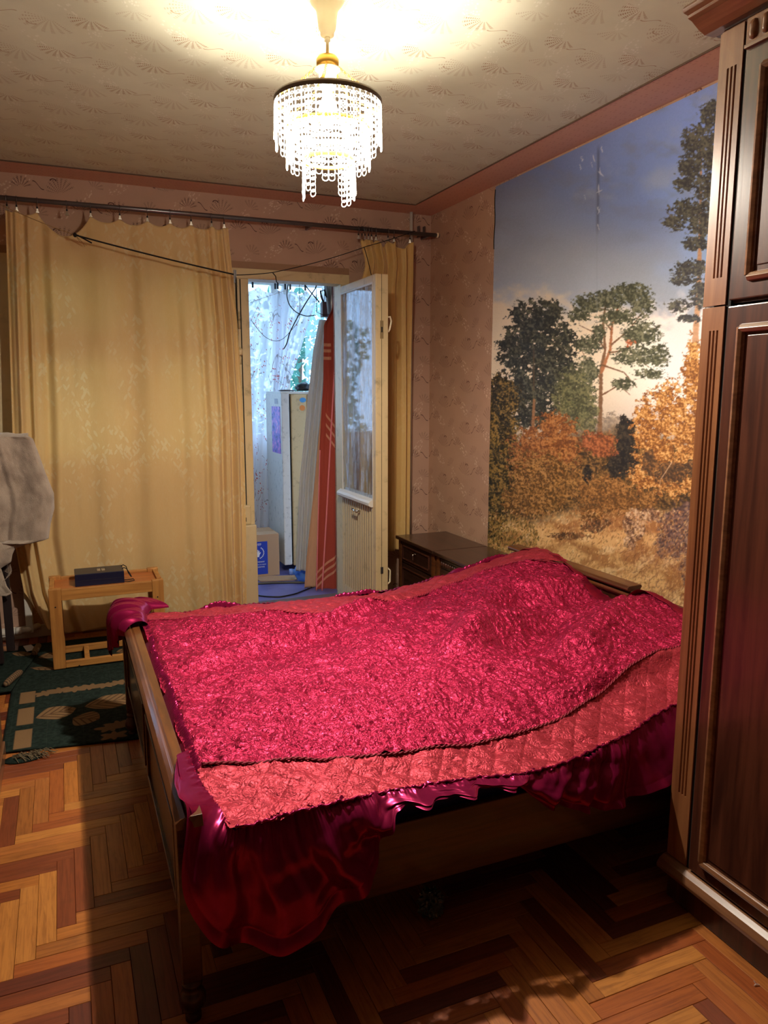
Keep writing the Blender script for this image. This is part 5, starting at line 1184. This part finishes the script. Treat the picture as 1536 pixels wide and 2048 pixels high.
# ================================================================== BALCONY CONTENTS
# sheer curtains with red sprigs
sh = Mat('sheer_floral', srgb(232, 232, 236), .7); X, Y, Z = sh.sep(sh.xyz())
zone = sh.noise(sh.comb(X * 5, 0.0, Z * 3.4), 1, 2).ss(.47, .53)
tw_ = sh.noise(sh.comb(X * 14 + (Z * 5).sin() * .8, 0.0, Z * 4), 1, 2); twig = (tw_ - .5).abs().ss(.014, .004) * zone
lf = sh.voro(sh.comb(X * 75 + Z * 20, 0.0, Z * 38), 1, 'F1', 1.0).ss(.30, .22) * sh.noise(sh.comb(X * 9, 3.0, Z * 7), 1, 2).ss(.50, .56)
cs = sh.mix(twig * .75, srgb(232, 232, 238), srgb(120, 92, 84)); cs = sh.mix(lf, cs, srgb(204, 70, 66)); sh.color(cs); sh.cloth(cs, .55, .14)
sc_ = thing('sheer_curtain', (1.6, 6.1, 1.2), 'white sheer curtains with red sprigs at the balcony windows', 'curtain')
def sheer(x0, x1, zt0, zb, folds_n, seed, xb0=None, xb1=None, amp=.02, y=6.10):
    u = np.linspace(0, 1, 260)[:, None]; v = np.linspace(0, 1, 120)[None, :]
    xb0 = x0 if xb0 is None else xb0; xb1 = x1 if xb1 is None else xb1
    zt = zt0 - .05 * np.abs(np.sin(u * PI * 3)) * .9; Z = zt + (zb - zt) * v; X = (x0 + (x1 - x0) * u) * (1 - v) + (xb0 + (xb1 - xb0) * u) * v
    Yv = y + np.sin(u * 2 * PI * folds_n + (fbm(u * 4, v * 1.5, seed, 2) - .5) * 4) * amp + (fbm(u * 14, v * 3, seed + 3, 2) - .5) * .02
    return grid('sheer_panel', np.stack([X, Yv, Z], -1), sh, sc_)
sheer(1.10, 1.72, 2.235, .27, 6, 401, 1.10, 1.57); sheer(1.66, 2.02, 2.225, 1.36, 6, 405, 1.60, 1.70, .014, 6.06)
rr0 = thing('curtain_clip', (0, 0, 0), 'small black clip holding the sheer balcony curtain', 'curtain clip', 'clips of the sheer curtain')
MB().box(-.008, .008, -.004, .004, -.045, 0).build('clip_body', BLACK, rr0, bevel=.002); MB().torus((0, 0, .012), .012, .0018, 'x', 12, 5).build('clip_ring', BLACK, rr0, smooth=True)
for i, px in enumerate((505, 550, 555, 570, 580, 610)):
    o = rr0 if i == 0 else copy_tree(rr0); p = at(px, 572, 'y', 6.08); o.location = (p[0], 6.075, 2.265); tag(o, 'small black clip on the sheer balcony curtain, %s from the left' % ORD[i])
o = MB().tube([(-1.2, 6.075, 2.285), (2.95, 6.075, 2.285)], .005, 8).build('curtain_wire', METAL, None); tag(o, 'thin wire along the balcony windows carrying the sheer curtains', 'wire')

# fridge, door facing left
FRB = dirt('fridge_enamel', srgb(206, 204, 196), .4, .5, 26, .1, .5); FRD = dirt('fridge_enamel_warm_lit', srgb(196, 172, 128), .45, .5, 26, .1, .5)  # body enamel is yellower: warm room light put into its colour
fg = thing('fridge', (1.85, 5.78, 0), 'old rusty cream fridge with a poster standing on the balcony', 'fridge')
MB().box(1.605, 2.10, 5.55, 6.02, .05, 1.385).build('fridge_body', FRD, fg, bevel=.012, segs=3)
fd = MB().box(1.530, 1.592, 5.548, 6.02, .06, 1.39).build('fridge_door', FRB, fg, bevel=.008, segs=3)
MB().box(1.585, 1.61, 5.56, 6.0, .08, 1.37).build('door_gasket', DARKGAP, fg)
MB().box(1.53, 2.09, 5.56, 6.0, 1.385, 1.405).build('fridge_top', FRB, fg, bevel=.004)
for x in (1.64, 2.05): MB().box(x, x + .03, 5.58, 5.61, 0, .05).build('foot', BLACK, fg)
ps = Mat('poster_print', srgb(110, 110, 190), .4); ps.color(ps.ramp(ps.noise(ps.xyz(), 26, 4, .7), [(.3, srgb(40, 36, 90)), (.45, srgb(96, 104, 200)), (.6, srgb(200, 120, 190)), (.7, srgb(210, 215, 245))]))
MB().box(1.5275, 1.5295, 5.585, 5.83, .93, 1.29).build('poster', ps.m, fd)
MB().box(1.5285, 1.5295, 5.65, 5.74, 1.31, 1.35).build('sticker', Mat('grey_ink', srgb(150, 150, 160), .5).m, fd)
st1 = MB(); st1.lathe([(.022, 0), (.022, .001)], (0, 0, 0), 14); o = st1.build('sticker', Mat('blue_sticker', srgb(70, 140, 190), .4).m, fg); o.rotation_euler = (PI / 2, 0, 0); o.scale = (1.2, .85, 1); o.location = Vector((1.70, 5.5495, 1.34)) - fg.location
st2 = MB(); st2.lathe([(.02, 0), (.02, .001)], (0, 0, 0), 14); o = st2.build('sticker', Mat('orange_sticker', srgb(214, 130, 60), .4).m, fg); o.rotation_euler = (PI / 2, 0, 0); o.scale = (1.1, 1.1, 1); o.location = Vector((1.695, 5.5495, 1.28)) - fg.location
MB().box(1.735, 1.80, 5.544, 5.548, 1.17, 1.38).build('hanging_cloth', Mat('taupe_cloth', srgb(150, 132, 120), .9).m, fg)
# things on the fridge
o = MB().lathe([(.05, 0), (.075, .006), (.05, .012), (.01, .013)], (0, 0, 0), 20).build('lid', Mat('grey_lid', srgb(90, 88, 92), .4).m, None, smooth=True); o.location = (1.60, 5.63, 1.406); o.scale = (1, .8, 1); tag(o, 'flat grey lid lying on the front corner of the fridge top', 'lid')
nb = bmesh.new(); bmesh.ops.create_icosphere(nb, subdivisions=3, radius=1)
for vv in nb.verts: vv.co *= 1 + .18 * math.sin(vv.co.x * 7 + vv.co.y * 5) * math.cos(vv.co.z * 6); vv.co.z = max(vv.co.z, -.55)
me = bpy.data.meshes.new('bundle'); nb.to_mesh(me); nb.free()
o = link('bundle', me, Mat('black_bundle', srgb(24, 24, 28), .5).m, None, True); o.location = (1.76, 5.72, 1.432); o.scale = (.06, .05, .04); tag(o, 'small black bundle on top of the fridge', 'bag')
me2 = me.copy(); me2.materials.clear(); o = link('plastic_bag', me2, Mat('pale_plastic', srgb(190, 200, 205), .3).m, None, True); o.location = (1.935, 5.70, 1.424); o.scale = (.09, .05, .028); tag(o, 'pale crumpled plastic bag on top of the fridge', 'plastic bag')

# carton with printed blue panel
CARD = Mat('cardboard', srgb(176, 142, 108), .8); CARD.bump(CARD.noise(CARD.xyz(), 90, 3), .1)
bx0, bx1, by0, by1, bzt = 1.16, 1.475, 5.50, 5.80, .325
cb = thing('carton', ((bx0 + bx1) / 2, 5.65, 0), 'cardboard carton with a blue printed panel on the balcony floor', 'box')
MB().box(bx0, bx1, by0, by1, 0.001, bzt).build('box_body', CARD, cb, bevel=.003)
MB().box(bx0, bx1 - .001, by0 + .001, by0 + .14, bzt, bzt + .003).box(bx0, bx1 - .001, by0 + .15, by1 - .001, bzt, bzt + .003).build('flap', CARD, cb)
BLU = Mat('blue_ink', srgb(26, 58, 170), .6).m; WHT = Mat('white_ink', srgb(225, 225, 230), .6).m
pxr = at(535, 1100, 'y', by0)[0]
bp = MB().box(bx0 + .05, pxr, by0 - .0012, by0, .02, .275).build('printed_panel', BLU, cb)
pcx = at(516, 1108, 'y', by0)[0]; pcz = at(516, 1106, 'y', by0)[2]
def text(s, x, z, size, par):
    cu_ = bpy.data.curves.new('lettering', 'FONT'); cu_.body = s; cu_.size = size; cu_.extrude = .0003; cu_.align_x = 'CENTER'; cu_.materials.append(WHT)
    o = bpy.data.objects.new('lettering', cu_); C.objects.link(o); bpy.context.view_layer.update(); me = bpy.data.meshes.new_from_object(o); bpy.data.objects.remove(o); me.name = 'lettering'; o = bpy.data.objects.new('lettering', me); C.objects.link(o); o.rotation_euler = (PI / 2, 0, 0); o.location = (x, by0 - .0018, z); setpar(o, par)
text('WFP', pcx, pcz + .055, .026, bp); text('Всемирная', pcx, pcz - .075, .018, bp); text('продовольственная', pcx, pcz - .095, .0125, bp); text('программа', pcx, pcz - .115, .018, bp)
em = MB()
for sg in (-1, 1):
    for k in range(9):
        a = -PI / 2 + sg * (.25 + k * .27); em.add([(pcx + .043 * math.cos(a), by0 - .0018, pcz + .043 * math.sin(a)), (pcx + .050 * math.cos(a + .1 * sg), by0 - .0018, pcz + .050 * math.sin(a + .1 * sg)), (pcx + .046 * math.cos(a + .26 * sg), by0 - .0018, pcz + .046 * math.sin(a + .26 * sg)), (pcx + .039 * math.cos(a + .1 * sg), by0 - .0018, pcz + .039 * math.sin(a + .1 * sg))], [(0, 1, 2, 3)])
hp = [(-.012, -.032), (.008, -.032), (.012, -.014), (.022, .0), (.018, .006), (.010, -.002), (.012, .016), (.007, .018), (.004, .004), (.002, .024), (-.004, .024), (-.004, .004), (-.010, .018), (-.015, .015), (-.011, -.002), (-.020, .006), (-.023, .0), (-.015, -.014)]
em.add([(pcx + a, by0 - .0018, pcz + b) for a, b in hp], [tuple(range(len(hp)))]); em.build('emblem', WHT, bp)

cdm = MB(); c = [at(508, 1154, 'z', .007), at(521, 1162, 'z', .007), at(592, 1159, 'z', .007), at(600, 1150, 'z', .007), at(540, 1151.5, 'z', .007)]
o = MB().add([tuple(p) for p in c] + [tuple(p - np.array([0, 0, .006])) for p in c], [(0, 1, 2, 3, 4), (9, 8, 7, 6, 5)] + [(i, 5 + i, 5 + (i + 1) % 5, (i + 1) % 5) for i in range(5)]).build('cardboard_sheet', CARD); tag(o, 'flat cardboard sheet on the balcony floor before the fridge', 'cardboard')

# water bottle lying / standing
wb = thing('water_bottle', (1.62, 5.2, 0), 'large blue tinted plastic water bottle lying on the balcony floor', 'bottle')
WBM = Mat('blue_pet', (.16, .38, .9, 1), .1); WBM.b.inputs['Transmission Weight'].default_value = .45; WBM.b.inputs['IOR'].default_value = 1.2
prof = [(.020, 0), (.020, .015), (.048, .030), (.070, .050), (.080, .080), (.076, .115), (.080, .13), (.076, .14), (.080, .15), (.080, .22), (.076, .23), (.080, .24), (.078, .30), (.060, .31)]
o = MB().lathe(prof, (0, 0, 0), 32).build('bottle_body', WBM, wb, smooth=True); o.rotation_euler = (0, PI / 2, -.25); o.location = Vector((1.50, 5.235, .082)) - wb.location
o = MB().lathe([(.024, -.022), (.025, 0), (.024, .002)], (0, 0, 0), 20).build('cap', Mat('blue_cap', srgb(120, 150, 215), .4).m, wb, smooth=True); o.rotation_euler = (0, PI / 2, -.25); o.location = Vector((1.50, 5.235, .082)) - wb.location
lbm = Mat('bottle_label', srgb(180, 190, 225), .5); lbm.color(lbm.mix(lbm.noise(lbm.xyz(), 90, 2).ss(.48, .52) * .6, srgb(190, 200, 230), srgb(90, 100, 160)))
o = MB().lathe([(.0815, .16), (.0815, .215)], (0, 0, 0), 32, False).build('bottle_label', lbm, wb, smooth=True); o.rotation_euler = (0, PI / 2, -.25); o.location = Vector((1.50, 5.235, .082)) - wb.location

# hanging laundry
def hang(name, pts, y, mat, nf, amp, label, cat, seed, zlow=None):
    """pts: [(py, px_left, px_right)] surveyed on plane y"""
    rows = []
    for (py, pl, pr_) in pts: a = at(pl, py, 'y', y); b_ = at(pr_, py, 'y', y); rows.append(((a[2] + b_[2]) / 2, a[0], b_[0]))
    o = sheet(name, rows, lambda s, t: y + np.sin(s * 2 * PI * nf + (fbm(s * 3, t * 1.5, seed, 2) - .5) * 3) * amp, mat, 160, 120, None, seed, .012); solid(o, .002); tag(o, label, cat); return o
WSH = Mat('white_sheet', srgb(214, 210, 202), .8); WSH.cloth(srgb(214, 214, 214), .35)
PEA = Mat('peach_sheet', srgb(222, 176, 140), .8); PEA.cloth(srgb(224, 170, 130), .3)
hang('bed_sheet', [(640, 640, 668), (700, 628, 665), (800, 616, 660), (960, 600, 650), (1140, 592, 640)], 5.10, WSH, 5, .012, 'long white sheet hanging on the balcony beside the fridge', 'sheet', 501)
hang('bed_sheet', [(700, 655, 690), (850, 640, 690), (1000, 626, 690), (1120, 613, 690), (1172, 609, 690)], 5.02, PEA, 2, .010, 'peach coloured sheet hanging between white sheet and red blanket', 'sheet', 505)
RB_ = Mat('red_blanket_wool', srgb(186, 72, 52), .9); X, Y, Z = RB_.sep(RB_.xyz()); slope = Z + (X - 1.7) * .9
st = None
for z0 in (1.72, 1.68, 1.63): k_ = (Z - z0).abs().ss(.012, .009) * X.lt(1.73); st = k_ if st is None else st.max(k_)
for z0 in (1.20, 1.13, 1.06): st = st.max((Z + (X - 1.72) * 1.6 - z0).abs().ss(.013, .009) * X.gt(1.69))
for z0 in (.22, .17, .12): st = st.max((Z - (X - 1.72) * .9 - z0).abs().ss(.011, .008) * X.gt(1.60))
cr_ = RB_.mix(st * .8, srgb(172, 70, 54), srgb(220, 160, 128)); RB_.color(cr_); RB_.bump(RB_.noise(RB_.xyz(), 300, 2), .4, .003); RB_.cloth(cr_, .12)
rb = hang('blanket', [(560, 672, 700), (620, 664, 700), (650, 648, 700), (760, 648, 700), (900, 640, 700), (1050, 636, 700), (1180, 632, 700)], 4.965, RB_.m, 1.5, .018, 'red wool blanket with pale stripes hanging just behind the open door', 'blanket', 509)
PNK = dirt('pink_selvedge', srgb(232, 130, 130), .9, .1, 60)
ed = []
for (py, px) in ((640, 676), (760, 668), (900, 660), (1050, 652), (1185, 644)): ed.append(tuple(at(px, py, 'y', 4.935)))
MB().tube([tuple(p) for p in resample_lin(np.array(ed), 40)], .0055, 6).build('hem', PNK, rb, smooth=True)
ed = [tuple(at(px, py, 'y', 4.95)) for (py, px) in ((900, 640), (1050, 636), (1183, 633))]; MB().tube([tuple(p) for p in resample_lin(np.array(ed), 30)], .004, 6).build('hem', PNK, rb, smooth=True)
ed = [tuple(at(px, py, 'y', 4.93)) for (py, px) in ((1185, 644), (1189, 625), (1192, 606))]; MB().tube(ed, .005, 6).build('hem', PNK, rb, smooth=True)
o = MB().tube([(1.655, 5.06, 2.42), (1.66, 5.06, 1.945), (1.70, 5.06, 1.93), (2.9, 5.06, 1.97), (BX1, 5.06, 1.972)], .0025, 6).build('laundry_line', BLACKROPE, None); tag(o, 'balcony laundry line carrying the sheets and blanket', 'rope')

# steel can under the balcony ceiling
st_ = thing('steel_can', (1.83, 5.3, 2.0), 'shiny steel can hanging high on the balcony above the blanket', 'can')
a = at(663, 600, 'y', 5.3); STL = dirt('galvanised_steel', srgb(170, 172, 176), .22, .2, 20, metal=.9)
MB().lathe([(.045, 1.93), (.055, 1.96), (.064, 2.06), (.072, 2.15), (.073, 2.17), (.078, 2.175), (.078, 2.24), (.082, 2.245), (.082, 2.26)], (a[0], 5.3, 0), 32).build('can_body', STL, st_, smooth=True)
MB().torus((a[0], 5.3, 2.17), .074, .004, 'z', 32, 6).build('band', STL, st_, smooth=True)
MB().tube([(a[0], 5.3, 2.26), (a[0], 5.3, 2.42)], .006, 6).build('hanger', METAL, st_)
a = at(647, 620, 'y', 5.2)
pw = thing('hanging_box', tuple(a), 'dark brown box hanging from black cables beside the steel can', 'box')
MB().prism([(a[0] - .017, a[2] + .055), (a[0] + .014, a[2] + .055), (a[0] + .024, a[2] - .05), (a[0] - .018, a[2] - .05)], 'y', 5.17, 5.22).build('case', dirt('dark_brown_plastic', srgb(58, 36, 36), .4), pw, bevel=.004)
MB().tube([tuple(a + [.0, 0, .055]), tuple(a + [-.015, 0, .09]), tuple(a + [-.02, 0, .13]), tuple(a + [.01, 0, .14]), tuple(a + [.02, 0, .10]), tuple(a + [.03, 0, .09])], .008, 8).build('loop', BLACK, pw, smooth=True)
MB().tube([tuple(a + [.005, 0, .05]), tuple(a + [.012, 0, .14]), (a[0] + .012, a[1], 2.42)], .003, 6).build('suspension_wire', BLACK, pw, smooth=True)
def cable(px, y, r, label, mat=BLACK, name='cable', top=None):
    Q3 = [at(x_, y_, 'y', y) for x_, y_ in px]
    if top: q_ = Q3[0] if top > 0 else Q3[-1]; e_ = np.array([q_[0], q_[1], 2.42]); Q3 = [e_] + Q3 if top > 0 else Q3 + [e_]
    P3 = resample_lin(np.array(Q3), 60); P3 = smooth(P3, 9)
    o = MB().tube([tuple(p) for p in P3], r, 6).build(name, mat, None, smooth=True); return tag(o, label, 'cable')
cable([(577, 565), (573, 590), (578, 610), (592, 625), (612, 633), (634, 630)], 5.2, .0035, 'black cable looping down to the brown box on the balcony', top=1)
cable([(634, 572), (612, 605), (592, 640), (578, 668), (574, 688), (566, 700)], 5.15, .0042, 'thick black cable running diagonally across the balcony window', top=1)
cable([(608, 568), (622, 585), (640, 606)], 5.18, .0042, 'short black cable from the balcony ceiling to the brown box', top=1)
cable([(500, 637), (515, 658), (530, 675), (550, 684), (565, 680), (580, 664), (600, 640)], 5.0, .0018, 'thin wire sagging with a small knot across the balcony doorway', top=-1)
cable([(498, 606), (550, 588), (612, 568)], 5.0, .0012, 'thin tan line rising across the balcony doorway', STRING, top=-1)
P3 = [at(x_, y_, 'z', .006) for x_, y_ in ((500, 1188), (530, 1193), (560, 1194), (590, 1188), (615, 1178), (630, 1172))]
o = MB().tube([tuple(p) for p in smooth(resample_lin(np.array(P3), 40), 9)], .005, 6).build('cable', BLACK, None, smooth=True); tag(o, 'black cable lying in a curve on the blue balcony floor', 'cable')
P3 = [at(x_, y_, 'z', .006) for x_, y_ in ((500, 1168), (540, 1166), (600, 1165), (640, 1163))]
o = MB().tube([tuple(p) for p in P3], .010, 6).build('floor_joint_bar', BLACK, None); tag(o, 'black strip across the balcony floor before the cardboard sheet', 'strip')

# trees outside
LEAF = Mat('tree_leaf', srgb(70, 120, 60), .6); LEAF.color(LEAF.mix(LEAF.noise(LEAF.xyz(), 2, 2), srgb(40, 96, 92), srgb(80, 140, 120))); LEAF.cloth(srgb(80, 150, 120), .35)
BARK = dirt('bark', srgb(90, 72, 58), .9)
def tree(x, y, zc, R, label, seed):
    r = np.random.default_rng(seed); t = thing('tree', (x, y, -6), label, 'tree')
    MB().tube([(x, y, -6), (x + .1, y, -3), (x, y + .1, zc - .3 * R), (x + .1, y, zc + .5 * R)], [.16, .13, .10, .03], 10).build('trunk', BARK, t, smooth=True)
    n = 6500; d = r.normal(size=(n, 3)); d /= np.linalg.norm(d, axis=1)[:, None]; rad = R * (.45 + .55 * r.random(n) ** .5) * (1 + .25 * np.sin(d[:, 0] * 6 + seed) * np.cos(d[:, 2] * 5))
    c = d * rad[:, None] * np.array([1, .8, 1.1]) + np.array([x, y, zc]); e1 = r.normal(size=(n, 3)); e1 /= np.linalg.norm(e1, axis=1)[:, None]; e2 = np.cross(e1, r.normal(size=(n, 3))); e2 /= np.linalg.norm(e2, axis=1)[:, None]
    s = (.05 + .04 * r.random(n))[:, None]; V = np.stack([c - e1 * s, c - e2 * s * .5, c + e1 * s, c + e2 * s * .5], 1).reshape(-1, 3)
    me = bpy.data.meshes.new('foliage'); me.from_pydata(V.tolist(), [], [(4 * i, 4 * i + 1, 4 * i + 2, 4 * i + 3) for i in range(n)]); o = link('foliage', me, LEAF, t); o['kind'] = 'stuff'
tree(3.4, 11.5, 1.1, 1.7, 'leafy green tree outside, seen beside the white sheet', 3); tree(-.6, 14.0, 1.4, 1.7, 'leafy tree outside behind the left sheer curtain', 4)
tree(7.6, 14.5, 1.0, 2.0, 'leafy tree outside towards the right of the balcony', 5)
struct(MB().box(-30, 40, 7, 60, -6.2, -6.0).build('ground', dirt('grass_ground', srgb(96, 110, 80), .9)))
